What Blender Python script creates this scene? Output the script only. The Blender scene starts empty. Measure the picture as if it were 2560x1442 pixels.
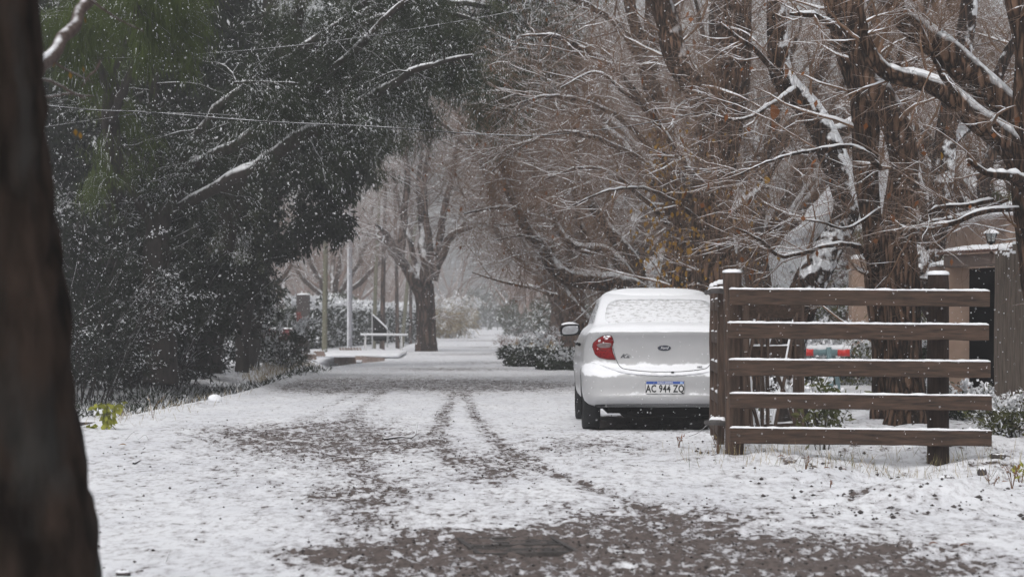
import bpy, math, random
import numpy as np
from mathutils import Vector, Matrix
from mathutils.bvhtree import BVHTree
R = math.radians
rs = np.random.RandomState(7)
random.seed(7)
sc = bpy.context.scene
C = sc.collection

# ------------------------------------------------------------ camera, sky, sun, exposure
F, HOR, CZ = 5600.0, 802.0, 1.16          # focal length in photo pixels, horizon row, eye height
cam_d = bpy.data.cameras.new('camera'); cam = bpy.data.objects.new('camera', cam_d); C.objects.link(cam)
cam.location = (0, 0, CZ); cam.rotation_euler = (R(90), 0, 0)
cam_d.sensor_width = 36; cam_d.lens = 36 * F / 2560; cam_d.shift_y = (HOR - 721) / 2560
cam_d.clip_start = 0.1; cam_d.clip_end = 2000
cam_d.dof.use_dof = True; cam_d.dof.focus_distance = 21.5; cam_d.dof.aperture_fstop = 4.6
sc.camera = cam
w = bpy.data.worlds.new("World"); sc.world = w; w.use_nodes = True
nt = w.node_tree; nt.nodes.clear()
wo = nt.nodes.new('ShaderNodeOutputWorld'); bg = nt.nodes.new('ShaderNodeBackground')
sky = nt.nodes.new('ShaderNodeTexSky'); sky.sky_type = 'NISHITA'; sky.sun_disc = False
sky.sun_elevation = R(50); sky.sun_rotation = R(200); sky.air_density = 1.0; sky.dust_density = 5.0
hs = nt.nodes.new('ShaderNodeHueSaturation'); hs.inputs['Saturation'].default_value = 0.16
nt.links.new(sky.outputs[0], hs.inputs['Color']); nt.links.new(hs.outputs[0], bg.inputs[0])
bg.inputs[1].default_value = 0.13
nt.links.new(bg.outputs[0], wo.inputs[0])
sd = bpy.data.lights.new('sun', 'SUN'); sun = bpy.data.objects.new('sun', sd); C.objects.link(sun)
sd.energy = 0.6; sd.angle = R(40); sd.color = (1, 0.985, 0.96)
sun.rotation_euler = (R(40), 0, R(200 + 180 - 180))
sun.rotation_euler = Vector((math.sin(R(200)) * math.cos(R(50)), math.cos(R(200)) * math.cos(R(50)), math.sin(R(50)))).to_track_quat('Z', 'Y').to_euler()
vs = sc.view_settings; sc.display_settings.display_device = 'sRGB'
vs.view_transform = 'Standard'; vs.look = 'None'; vs.gamma = 1; vs.use_curve_mapping = False; vs.exposure = 0.0
cy = sc.cycles
cy.max_bounces = 6; cy.diffuse_bounces = 3; cy.glossy_bounces = 2; cy.volume_bounces = 1; cy.transmission_bounces = 4
cy.volume_max_steps = 64

# ------------------------------------------------------------ helpers
def P(px, py, d):                        # photo pixel at distance d -> world
    return np.array([(px - 1280) / F * d, d, CZ + (HOR - py) / F * d])
def tagit(o, label=None, cat=None, group=None, kind=None):
    if label: o['label'] = label
    if cat: o['category'] = cat
    if group: o['group'] = group
    if kind: o['kind'] = kind
    return o
def thing(name, label, cat, loc=(0, 0, 0), group=None):
    o = bpy.data.objects.new(name, None); C.objects.link(o); o.location = [float(a) for a in loc]
    o.empty_display_size = 0.2
    return tagit(o, label, cat, group)
def mk(name, v, quads=None, tris=None, mats=None, parent=None, smooth=True, mi=None, attrs=None, kind=None, off=None):
    v = np.asarray(v, dtype=np.float64).reshape(-1, 3)
    if parent is not None and off is None: off = np.array(parent_loc(parent))
    if off is not None: v = v - off
    me = bpy.data.meshes.new(name)
    q = np.zeros((0, 4), int) if quads is None or len(quads) == 0 else np.asarray(quads, int)
    t = np.zeros((0, 3), int) if tris is None or len(tris) == 0 else np.asarray(tris, int)
    me.vertices.add(len(v)); me.vertices.foreach_set('co', v.astype(np.float32).ravel())
    me.loops.add(q.size + t.size)
    me.loops.foreach_set('vertex_index', np.concatenate([q.ravel(), t.ravel()]).astype(np.int32))
    me.polygons.add(len(q) + len(t))
    ls = np.concatenate([np.arange(len(q)) * 4, q.size + np.arange(len(t)) * 3]).astype(np.int32)
    me.polygons.foreach_set('loop_start', ls)
    if smooth: me.polygons.foreach_set('use_smooth', np.ones(len(ls), bool))
    if mi is not None: me.polygons.foreach_set('material_index', np.asarray(mi, np.int32))
    for m in (mats or []): me.materials.append(m)
    if attrs:
        for k, a in attrs.items():
            at = me.attributes.new(k, 'FLOAT', 'POINT'); at.data.foreach_set('value', np.asarray(a, np.float32))
    me.update(calc_edges=True)
    o = bpy.data.objects.new(name, me); C.objects.link(o)
    if parent is not None: o.parent = parent
    if kind: o['kind'] = kind
    return o
def parent_loc(p):
    l = Vector(p.location)
    while p.parent is not None:
        p = p.parent; l = l + Vector(p.location)
    return l
class MB:
    def __init__(s): s.v = []; s.f = []; s.n = 0
    def add(s, v, f):
        v = np.asarray(v, float); s.v.append(v); s.f += [tuple(i + s.n for i in a) for a in f]; s.n += len(v); return s
    def box(s, c, size, rot=None, bev=0.0):
        x, y, z = [a / 2 for a in size]
        if bev <= 0:
            v = np.array([(i * x, j * y, k * z) for i in (-1, 1) for j in (-1, 1) for k in (-1, 1)], float)
            f = [(0, 1, 3, 2), (4, 6, 7, 5), (0, 4, 5, 1), (2, 3, 7, 6), (0, 2, 6, 4), (1, 5, 7, 3)]
        else:
            b = bev; v = []; idx = {}
            for i in (-1, 1):
                for j in (-1, 1):
                    for k in (-1, 1):
                        for a in range(3):
                            p = [i * (x - b), j * (y - b), k * (z - b)]
                            p[a] = (i * x, j * y, k * z)[a]; idx[(i, j, k, a)] = len(v); v.append(p)
            v = np.array(v); f = []
            for a in range(3):
                for sg in (-1, 1):
                    o = [(-1, -1), (1, -1), (1, 1), (-1, 1)]; ff = []
                    for (p, q) in o:
                        k = [0, 0, 0]; k[a] = sg; k[(a + 1) % 3] = p; k[(a + 2) % 3] = q; ff.append(idx[(k[0], k[1], k[2], a)])
                    f.append(tuple(ff if sg > 0 else ff[::-1]))
            for a in range(3):
                b1, b2 = (a + 1) % 3, (a + 2) % 3
                for p in (-1, 1):
                    for q in (-1, 1):
                        ks = []
                        for e in (-1, 1):
                            k = [0, 0, 0]; k[b1] = p; k[b2] = q; k[a] = e; ks.append(tuple(k))
                        ff = [idx[ks[0] + (b1,)], idx[ks[1] + (b1,)], idx[ks[1] + (b2,)], idx[ks[0] + (b2,)]]
                        f.append(tuple(ff if p * q < 0 else ff[::-1]))
            for i in (-1, 1):
                for j in (-1, 1):
                    for k in (-1, 1):
                        ff = [idx[(i, j, k, a)] for a in range(3)]; f.append(tuple(ff if i * j * k > 0 else ff[::-1]))
        if rot is not None: v = v @ np.array(rot.to_3x3()).T
        return s.add(v + np.array(c, float), f)
    def tube(s, pts, rad, k=8, cap=True):
        pts = np.array(pts, float); n = len(pts); rad = np.broadcast_to(np.array(rad, float), (n,))
        v, q = tubes(pts[None], rad[None], k); f = [tuple(a) for a in q]
        if cap:
            f.append(tuple(range(k))[::-1]); f.append(tuple(range((n - 1) * k, n * k)))
        return s.add(v, f)
    def build(s, name, mat, parent=None, smooth=False, kind=None):
        v = np.concatenate(s.v); off = np.array(parent_loc(parent)) if parent is not None else 0
        me = bpy.data.meshes.new(name); me.from_pydata((v - off).tolist(), [], s.f); me.materials.append(mat)
        if smooth: me.polygons.foreach_set('use_smooth', np.ones(len(me.polygons), bool))
        me.update(); o = bpy.data.objects.new(name, me); C.objects.link(o)
        if parent is not None: o.parent = parent
        if kind: o['kind'] = kind
        return o
def nrm(a): return a / np.maximum(np.linalg.norm(a, axis=-1, keepdims=True), 1e-9)
def tubes(pts, rad, k, lump=0.0):
    """pts (B,n,3), rad (B,n) -> verts, quads"""
    B, n, _ = pts.shape
    t = np.empty_like(pts); t[:, 1:-1] = pts[:, 2:] - pts[:, :-2]; t[:, 0] = pts[:, 1] - pts[:, 0]; t[:, -1] = pts[:, -1] - pts[:, -2]
    t = nrm(t); d = nrm(pts[:, -1] - pts[:, 0])
    ref = np.where(np.abs(d[:, 2:3]) > 0.8, np.array([[0.0, 1.0, 0]]), np.array([[0.05, 0.0, 1.0]]))[:, None, :]
    a = nrm(np.cross(t, np.broadcast_to(ref, t.shape))); b = np.cross(t, a)
    ang = np.arange(k) / k * 2 * math.pi
    r = rad[:, :, None] * np.ones(k)
    if lump: r = r * (1 + lump * (rs.rand(B, n, k) - 0.5))
    v = pts[:, :, None, :] + r[..., None] * (np.cos(ang)[None, None, :, None] * a[:, :, None, :] + np.sin(ang)[None, None, :, None] * b[:, :, None, :])
    bi = np.arange(B)[:, None, None] * n * k; i = np.arange(n - 1)[None, :, None] * k; j = np.arange(k)[None, None, :]; j2 = (j + 1) % k
    q = np.stack([bi + i + j, bi + i + j2, bi + i + k + j2, bi + i + k + j], -1).reshape(-1, 4)
    return v.reshape(-1, 3), q
def crom(pts, n):
    pts = np.asarray(pts, float)
    P0 = np.vstack([2 * pts[0] - pts[1], pts, 2 * pts[-1] - pts[-2]]); m = len(pts) - 1
    u = np.linspace(0, m - 1e-6, n); i = u.astype(int); f = (u - i)[:, None]
    a, b, c, d = P0[i], P0[i + 1], P0[i + 2], P0[i + 3]
    return 0.5 * ((2 * b) + (c - a) * f + (2 * a - 5 * b + 4 * c - d) * f ** 2 + (3 * b - a - 3 * c + d) * f ** 3)
def hsh(ix, iy, s):
    h = (ix * 374761393 + iy * 668265263 + s * 974634777) & 0xffffffff
    h = ((h ^ (h >> 13)) * 1274126177) & 0xffffffff
    return ((h ^ (h >> 16)) & 0xffff) / 65535.0
def vnoise(x, y, s=0):
    ix = np.floor(x).astype(np.int64); iy = np.floor(y).astype(np.int64); fx = x - ix; fy = y - iy
    fx = fx * fx * (3 - 2 * fx); fy = fy * fy * (3 - 2 * fy)
    return (hsh(ix, iy, s) * (1 - fx) + hsh(ix + 1, iy, s) * fx) * (1 - fy) + (hsh(ix, iy + 1, s) * (1 - fx) + hsh(ix + 1, iy + 1, s) * fx) * fy
def fbm(x, y, o=4, s=0):
    a = 0.5; t = 0; q = 0
    for i in range(o):
        t = t + a * vnoise(x * 2 ** i + 17.3 * i, y * 2 ** i - 9.1 * i, s + i); q += a; a *= 0.5
    return t / q
def sstep(a, b, x):
    t = np.clip((x - a) / (b - a), 0, 1); return t * t * (3 - 2 * t)

# ------------------------------------------------------------ materials
def newmat(name):
    m = bpy.data.materials.new(name); m.use_nodes = True; t = m.node_tree; b = t.nodes['Principled BSDF']; return m, t, b
def N(t, typ, **kw):
    n = t.nodes.new(typ)
    for k, v in kw.items():
        if k in n.inputs: n.inputs[k].default_value = v
        else: setattr(n, k, v)
    return n
def ramp(t, src, p0, p1, c0=(0, 0, 0, 1), c1=(1, 1, 1, 1)):
    r = t.nodes.new('ShaderNodeValToRGB'); r.color_ramp.elements[0].position = p0; r.color_ramp.elements[1].position = p1
    r.color_ramp.elements[0].color = c0; r.color_ramp.elements[1].color = c1; t.links.new(src, r.inputs[0]); return r
def mathn(t, op, a, b=None, clamp=False):
    n = t.nodes.new('ShaderNodeMath'); n.operation = op; n.use_clamp = clamp
    for i, x in enumerate((a, b)):
        if x is None: continue
        if isinstance(x, (int, float)): n.inputs[i].default_value = x
        else: t.links.new(x, n.inputs[i])
    return n.outputs[0]
def mixc(t, fac, a, b):
    n = t.nodes.new('ShaderNodeMix'); n.data_type = 'RGBA'
    for i, x in ((0, fac), (6, a), (7, b)):
        if isinstance(x, (int, float)): n.inputs[i].default_value = x
        elif isinstance(x, tuple): n.inputs[i].default_value = x + (1,) if len(x) == 3 else x
        else: t.links.new(x, n.inputs[i])
    return n.outputs[2]
SNOWC = (0.83, 0.84, 0.87)
def snowed(name, c1, c2, scale=(6, 6, 1.5), rough=0.9, s0=0.25, s1=0.55, nz=0.5, nscale=9.0, bump=0.3, bdist=0.01, sub=0.0, snow=True, spec=0.2, lean=None, furrow=0):
    """a surface of its own colour with snow lying where it faces up"""
    m, t, b = newmat(name); g = N(t, 'ShaderNodeNewGeometry'); tc = N(t, 'ShaderNodeTexCoord')
    mp = N(t, 'ShaderNodeMapping'); mp.inputs['Scale'].default_value = scale; t.links.new(tc.outputs['Object'], mp.inputs[0])
    n1 = N(t, 'ShaderNodeTexNoise', Scale=4.0, Detail=6.0, Roughness=0.65); t.links.new(mp.outputs[0], n1.inputs['Vector'])
    r1 = ramp(t, n1.outputs[0], 0.3, 0.7, c1 + (1,), c2 + (1,))
    col = r1.outputs[0]; fur = None
    if furrow:
        mf = N(t, 'ShaderNodeMapping'); mf.inputs['Scale'].default_value = (furrow, furrow, furrow * .16)
        ad = t.nodes.new('ShaderNodeVectorMath'); ad.operation = 'MULTIPLY_ADD'; ad.inputs[1].default_value = (.10, .10, .10)
        t.links.new(n1.outputs['Color'], ad.inputs[0]); t.links.new(tc.outputs['Object'], ad.inputs[2]); t.links.new(ad.outputs[0], mf.inputs[0])
        vo = N(t, 'ShaderNodeTexVoronoi', Scale=1.0); vo.feature = 'DISTANCE_TO_EDGE'; t.links.new(mf.outputs[0], vo.inputs['Vector'])
        fr = ramp(t, vo.outputs['Distance'], .02, .22, (.16, .15, .15, 1), (1, 1, 1, 1)); fm = t.nodes.new('ShaderNodeMix'); fm.data_type = 'RGBA'; fm.blend_type = 'MULTIPLY'; fm.inputs[0].default_value = 1
        t.links.new(col, fm.inputs[6]); t.links.new(fr.outputs[0], fm.inputs[7]); col = fm.outputs[2]; fur = fr.outputs[0]
    if snow:
        sx = N(t, 'ShaderNodeSeparateXYZ'); t.links.new(g.outputs['Normal'], sx.inputs[0])
        n2 = N(t, 'ShaderNodeTexNoise', Scale=nscale, Detail=3.0); t.links.new(tc.outputs['Object'], n2.inputs['Vector'])
        zz = sx.outputs[2]
        if lean: zz = mathn(t, 'ADD', zz, mathn(t, 'MULTIPLY', sx.outputs[0], lean))
        a = mathn(t, 'ADD', zz, mathn(t, 'MULTIPLY', mathn(t, 'SUBTRACT', n2.outputs[0], 0.5), nz * 2))
        r2 = ramp(t, a, s0, s1)
        col = mixc(t, r2.outputs[0], col, SNOWC)
    t.links.new(col, b.inputs['Base Color']); b.inputs['Roughness'].default_value = rough
    b.inputs['Specular IOR Level'].default_value = spec
    if bump:
        bp = N(t, 'ShaderNodeBump', Strength=bump, Distance=bdist); t.links.new(fur if fur is not None else n1.outputs[0], bp.inputs['Height']); t.links.new(bp.outputs[0], b.inputs['Normal'])
    return m
def plain(name, c, rough=0.6, metal=0.0, spec=0.5, var=0.0, scale=20.0, coat=0.0):
    m, t, b = newmat(name); b.inputs['Roughness'].default_value = rough; b.inputs['Metallic'].default_value = metal
    b.inputs['Specular IOR Level'].default_value = spec; b.inputs['Coat Weight'].default_value = coat
    tc = N(t, 'ShaderNodeTexCoord'); n = N(t, 'ShaderNodeTexNoise', Scale=scale, Detail=4.0); t.links.new(tc.outputs['Object'], n.inputs['Vector'])
    k = 1 - var
    r = ramp(t, n.outputs[0], 0.3, 0.7, (c[0] * k, c[1] * k, c[2] * k, 1), (min(1, c[0] / k), min(1, c[1] / k), min(1, c[2] / k), 1))
    t.links.new(r.outputs[0], b.inputs['Base Color']); return m
def leafmat(name, c1, c2, scale=3.0):
    m, t, b = newmat(name); g = N(t, 'ShaderNodeNewGeometry')
    n = N(t, 'ShaderNodeTexNoise', Scale=scale, Detail=2.0); t.links.new(g.outputs['Position'], n.inputs['Vector'])
    ri = ramp(t, n.outputs[0], 0.35, 0.65, c1 + (1,), c2 + (1,))
    c = mixc(t, mathn(t, 'MULTIPLY', g.outputs['Random Per Island'], 0.5), ri.outputs[0], c2)
    t.links.new(c, b.inputs['Base Color']); b.inputs['Roughness'].default_value = 0.8; b.inputs['Specular IOR Level'].default_value = 0.08
    return m
M = {}
M['bark'] = snowed('bark_brown', (0.030, 0.018, 0.012), (0.18, 0.105, 0.068), s0=0.35, s1=0.6, nz=0.45, nscale=5, bump=1.0, bdist=0.03, scale=(4.5, 4.5, .8), furrow=16)
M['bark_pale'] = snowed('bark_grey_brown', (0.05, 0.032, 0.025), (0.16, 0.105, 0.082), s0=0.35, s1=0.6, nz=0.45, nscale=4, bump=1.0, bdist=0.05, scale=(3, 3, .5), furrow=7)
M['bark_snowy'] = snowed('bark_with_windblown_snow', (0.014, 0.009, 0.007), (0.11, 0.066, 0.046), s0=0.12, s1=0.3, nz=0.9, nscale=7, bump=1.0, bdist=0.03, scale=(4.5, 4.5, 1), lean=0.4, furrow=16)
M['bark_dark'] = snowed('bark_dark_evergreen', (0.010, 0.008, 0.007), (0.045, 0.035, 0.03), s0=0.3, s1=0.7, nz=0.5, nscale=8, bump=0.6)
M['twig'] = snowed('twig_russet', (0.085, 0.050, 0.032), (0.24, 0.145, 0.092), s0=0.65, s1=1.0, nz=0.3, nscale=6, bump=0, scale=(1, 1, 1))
M['twig_hazed'] = snowed('twig_hazed', (0.12, 0.080, 0.064), (0.27, 0.19, 0.155), s0=0.35, s1=0.95, nz=0.3, nscale=3, bump=0, scale=(1, 1, 1))  # far twigs paled in colour to stand in for distance haze
M['young'] = snowed('young_orange_bark', (0.06, 0.03, 0.018), (0.16, 0.08, 0.045), s0=0.4, s1=0.65, nz=0.3, nscale=6, bump=0.3, scale=(10, 10, 3))
M['bark_limb'] = snowed('grey_limb_bark', (0.05, 0.035, 0.03), (0.13, 0.10, 0.09), s0=0.72, s1=1.0, nz=0.3, nscale=20, bump=0.4, scale=(10, 10, 10))
def snowmat(name, c=SNOWC, scale=30.0, bump=0.4, d=0.01):
    m, t, b = newmat(name); tc = N(t, 'ShaderNodeTexCoord'); n = N(t, 'ShaderNodeTexNoise', Scale=scale, Detail=5.0); t.links.new(tc.outputs['Object'], n.inputs['Vector'])
    b.inputs['Base Color'].default_value = c + (1,); b.inputs['Roughness'].default_value = 0.75; b.inputs['Specular IOR Level'].default_value = 0.25
    bp = N(t, 'ShaderNodeBump', Strength=bump, Distance=d); t.links.new(n.outputs[0], bp.inputs['Height']); t.links.new(bp.outputs[0], b.inputs['Normal']); return m
M['snow'] = snowmat('snow')
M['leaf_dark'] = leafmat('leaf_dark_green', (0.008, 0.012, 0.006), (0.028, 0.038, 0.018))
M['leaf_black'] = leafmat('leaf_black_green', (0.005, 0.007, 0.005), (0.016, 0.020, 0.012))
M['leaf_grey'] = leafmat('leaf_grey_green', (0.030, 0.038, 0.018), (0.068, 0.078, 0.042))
M['leaf_moss'] = leafmat('leaf_moss_green', (0.035, 0.052, 0.012), (0.07, 0.095, 0.022))
M['leaf_olive'] = leafmat('leaf_olive', (0.05, 0.06, 0.025), (0.12, 0.12, 0.05))
M['leaf_ochre'] = leafmat('leaf_ochre', (0.16, 0.075, 0.015), (0.26, 0.15, 0.03))
M['leaf_rust'] = leafmat('leaf_rust', (0.10, 0.035, 0.012), (0.20, 0.08, 0.03))
M['leaf_lime'] = leafmat('leaf_yellow_green', (0.16, 0.18, 0.03), (0.30, 0.30, 0.06))
M['straw'] = leafmat('straw', (0.20, 0.15, 0.08), (0.35, 0.28, 0.16))
M['wood'] = snowed('stained_timber', (0.011, 0.0065, 0.0045), (0.092, 0.054, 0.036), scale=(1.2, 8, 14), rough=0.75, s0=0.6, s1=0.9, nz=0.25, nscale=14, bump=0.35, bdist=0.006, spec=0.35)
M['wood_v'] = snowed('stained_timber_upright', (0.016, 0.010, 0.007), (0.110, 0.069, 0.050), scale=(12, 12, 1.0), rough=0.75, s0=0.65, s1=0.9, nz=0.2, nscale=14, bump=0.35, bdist=0.006, spec=0.35)
M['wood_dk'] = snowed('dark_round_post', (0.013, 0.008, 0.006), (0.048, 0.030, 0.023), scale=(12, 12, 1.5), rough=0.8, s0=0.7, s1=0.95, nz=0.2, bump=0.4, bdist=0.006)
M['reed'] = snowed('weathered_stakes', (0.07, 0.055, 0.045), (0.19, 0.155, 0.13), scale=(14, 14, 1.0), s0=0.5, s1=0.8, nz=0.3, bump=0.5, bdist=0.01)
M['stucco'] = plain('stucco_peach', (0.36, 0.25, 0.19), 0.9, var=0.14, scale=5)
M['brick'] = plain('brick_red', (0.13, 0.035, 0.028), 0.9, var=0.3, scale=8)
M['concrete'] = plain('concrete_brown', (0.22, 0.165, 0.14), 0.9, var=0.25, scale=4)
M['pole'] = plain('pole_grey', (0.30, 0.30, 0.33), 0.7, var=0.15, scale=3)
M['metal'] = plain('metal_galvanised', (0.42, 0.42, 0.43), 0.5, 0.3, var=0.15)
M['black'] = plain('black_plastic', (0.008, 0.008, 0.009), 0.6, var=0.2, spec=.15)
M['rubber'] = plain('tyre_rubber', (0.010, 0.010, 0.011), 0.85, var=0.3, scale=60)
M['iron'] = plain('wet_iron', (0.06, 0.054, 0.052), 0.6, 0.1, var=0.35, scale=25)
M['tealmetal'] = plain('painted_teal_grey', (0.16, 0.25, 0.27), 0.5, var=0.12)
M['redtape'] = plain('red_tape', (0.62, 0.03, 0.025), 0.4, var=0.08)
M['redcloth'] = plain('red_boards', (0.16, 0.03, 0.03), 0.7, var=0.2)
M['dark'] = plain('dark_interior', (0.006, 0.005, 0.005), 0.95, var=0.2, spec=.05)
M['stone'] = plain('stone_dark', (0.05, 0.042, 0.04), 0.9, var=0.4, scale=30)
M['tile'] = plain('roof_tile_clay', (0.10, 0.055, 0.045), 0.85, var=0.3)
M['glass_lamp'] = plain('lantern_glass', (0.35, 0.38, 0.38), 0.15, var=0.1)

# ------------------------------------------------------------ ground
def road_px(x, y):
    d = np.maximum(y, 3); return 1280 + F * x / d, HOR + F * CZ / d
def ground_z(x, y):
    x = np.asarray(x, float); y = np.asarray(y, float)
    z = 0.03 * (fbm(x * 0.35, y * 0.12, 3, 5) - 0.5) * 2
    le = -4.35 + 0.5 * np.exp(-((y - 67) / 4.5) ** 2) + 0.15 * np.sin(y * 0.21) - np.clip(y - 80, 0, 400) * 0.012          # left edge of the road
    drop = sstep(0, 0.9, le - x)
    bank = sstep(35.5, 38, y) * sstep(1.0, 2.0, le - x)
    z = z - drop * (0.30 + .15 * np.exp(-((y - 66) / 5) ** 2)) + bank * (0.22 + .12 * np.exp(-((y - 62) / 5) ** 2))
    z = z - .35 * np.exp(-((y - 67.5) / 2.5) ** 2) * sstep(.1, .8, le - x) * (1 - sstep(1.8, 2.2, le - x))
    z = z + 0.05 * (1 - np.exp(-((y - 66) / 8) ** 2)) * np.exp(-((x - le + 0.25) / 0.35) ** 2)                         # small lip along the edge
    # right verge: uneven bank past the fence
    z = z - 0.13 * sstep(2.2, 3.3, x) * np.exp(-((y - 17.6) / 1.7) ** 2)
    z = z + 0.12 * np.exp(-((x - 2.75) / 0.5) ** 2 - ((y - 14.6) / 0.9) ** 2) + 0.10 * np.exp(-((x - 3.9) / 0.5) ** 2 - ((y - 19) / 1.2) ** 2)
    z = z + 0.04 * np.exp(-((x - 2.0) / 0.5) ** 2 - ((y - 18.6) / 0.6) ** 2)
    rough = sstep(1.4, 2.4, x + 0 * y) * sstep(12.5, 15, y) * (1 - sstep(28, 40, y))
    z = z + rough * 0.075 * (fbm(x * 3.0, y * 2.4, 4, 9) - 0.45) * 2
    return z
def blob(px, py, cx, cy, rx, ry, a): return a * np.exp(-(((px - cx) / rx) ** 2 + ((py - cy) / ry) ** 2))
def track(px, py, pts, wd, a):
    """pts (px,py) pixel course, width in pixels grows to the camera"""
    ys = np.array([p[1] for p in pts], float); xs = np.array([p[0] for p in pts], float); o = np.argsort(ys)
    cx = np.interp(py, ys[o], xs[o]); k = (py - HOR) / 300.0
    return a * np.exp(-((px - cx) / (wd * k)) ** 2) * sstep(ys.min() - 12, ys.min() + 4, py) * (1 - sstep(ys.max() - 20, ys.max() + 20, py))
def bare(x, y):  # snow-free ground mask, also carrying painted shadow bands on the far road
    px, py = road_px(x, y); b = np.zeros_like(px)
    for a in [(1000, 961, 330, 15, 1.0), (1260, 966, 190, 12, 0.6), (820, 965, 90, 18, 0.85), (1130, 922, 190, 5, .65), (1200, 905, 150, 4, .35), (1200, 886, 150, 3, .5), (1190, 868, 140, 2.4, .55), (1200, 851, 110, 2, .6), (1200, 838, 100, 1.5, .5),  # first blobs are exposed gravel; thin far bands are shadows painted into the mask
              (770, 1112, 230, 30, 0.52), (860, 1125, 120, 36, 0.38), (640, 1085, 160, 25, .55), (880, 1070, 130, 28, .5), (1010, 1110, 120, 14, .3),
              (860, 1238, 110, 24, .72), (960, 1245, 90, 30, .45), (900, 1300, 110, 26, .5), (1240, 1155, 120, 20, .5), (1450, 1110, 160, 22, .42), (1220, 1185, 90, 22, .45),
              (930, 1390, 190, 26, 1.0), (1080, 1370, 180, 30, .9), (1290, 1365, 230, 34, 1.0), (1600, 1325, 190, 38, 1.1), (1450, 1350, 160, 26, .8), (1850, 1390, 270, 60, 1.0), (1500, 1440, 400, 60, .7), (2050, 1425, 260, 50, .85), (2350, 1420, 240, 40, .45), (2200, 1360, 250, 40, .3),
              (1150, 1440, 300, 30, .6), (1300, 1290, 500, 60, .14), (900, 1180, 500, 80, .16), (1750, 1290, 200, 30, .2), (2400, 1230, 200, 60, .12)]:
        b = b + blob(px, py, *a)
    b = b + track(px, py, [(1135, 985), (1115, 1030), (1095, 1080), (1105, 1125), (1135, 1160)], 26, .62) + track(px, py, [(1165, 985), (1185, 1030), (1215, 1075), (1265, 1120), (1330, 1160), (1420, 1200), (1560, 1250), (1660, 1290)], 23, .56)
    b = b + track(px, py, [(960, 975), (900, 1020), (870, 1070), (868, 1125), (900, 1180), (960, 1230)], 30, .38) + track(px, py, [(900, 980), (820, 1015), (760, 1060)], 26, .22)
    b = b * (0.62 + 0.76 * fbm(x * 1.3, y * 0.8, 4, 31))
    b = b * sstep(-4.5, -3.9, x + np.clip(y - 80, 0, 400) * 0.012) + 0.25 * sstep(36, 39, y) * (1 - sstep(-5.2, -4.5, x)) * (y < 62)
    b = b + 0.30 * np.clip(fbm(x * 0.9 + 5, y * 0.7, 3, 77) - 0.52, 0, 1)
    b = b + 0.9 * sstep(0.68, 0.8, fbm(x * 4.5, y * 3.0, 3, 55)) * sstep(1.8, 2.6, x) * (y < 30)
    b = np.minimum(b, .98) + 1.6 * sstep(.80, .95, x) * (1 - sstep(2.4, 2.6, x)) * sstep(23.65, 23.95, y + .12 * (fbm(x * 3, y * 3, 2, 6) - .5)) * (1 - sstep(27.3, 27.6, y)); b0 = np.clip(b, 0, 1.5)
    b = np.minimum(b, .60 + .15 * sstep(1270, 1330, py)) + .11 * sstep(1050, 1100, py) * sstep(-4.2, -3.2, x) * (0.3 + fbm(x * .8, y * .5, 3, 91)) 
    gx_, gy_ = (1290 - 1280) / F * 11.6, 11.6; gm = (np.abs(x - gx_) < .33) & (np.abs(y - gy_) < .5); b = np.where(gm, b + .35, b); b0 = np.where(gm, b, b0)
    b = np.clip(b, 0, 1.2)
    return np.where((x > .78) & (x < 2.6) & (y > 23.6) & (y < 27.6), b0, b)
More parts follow.
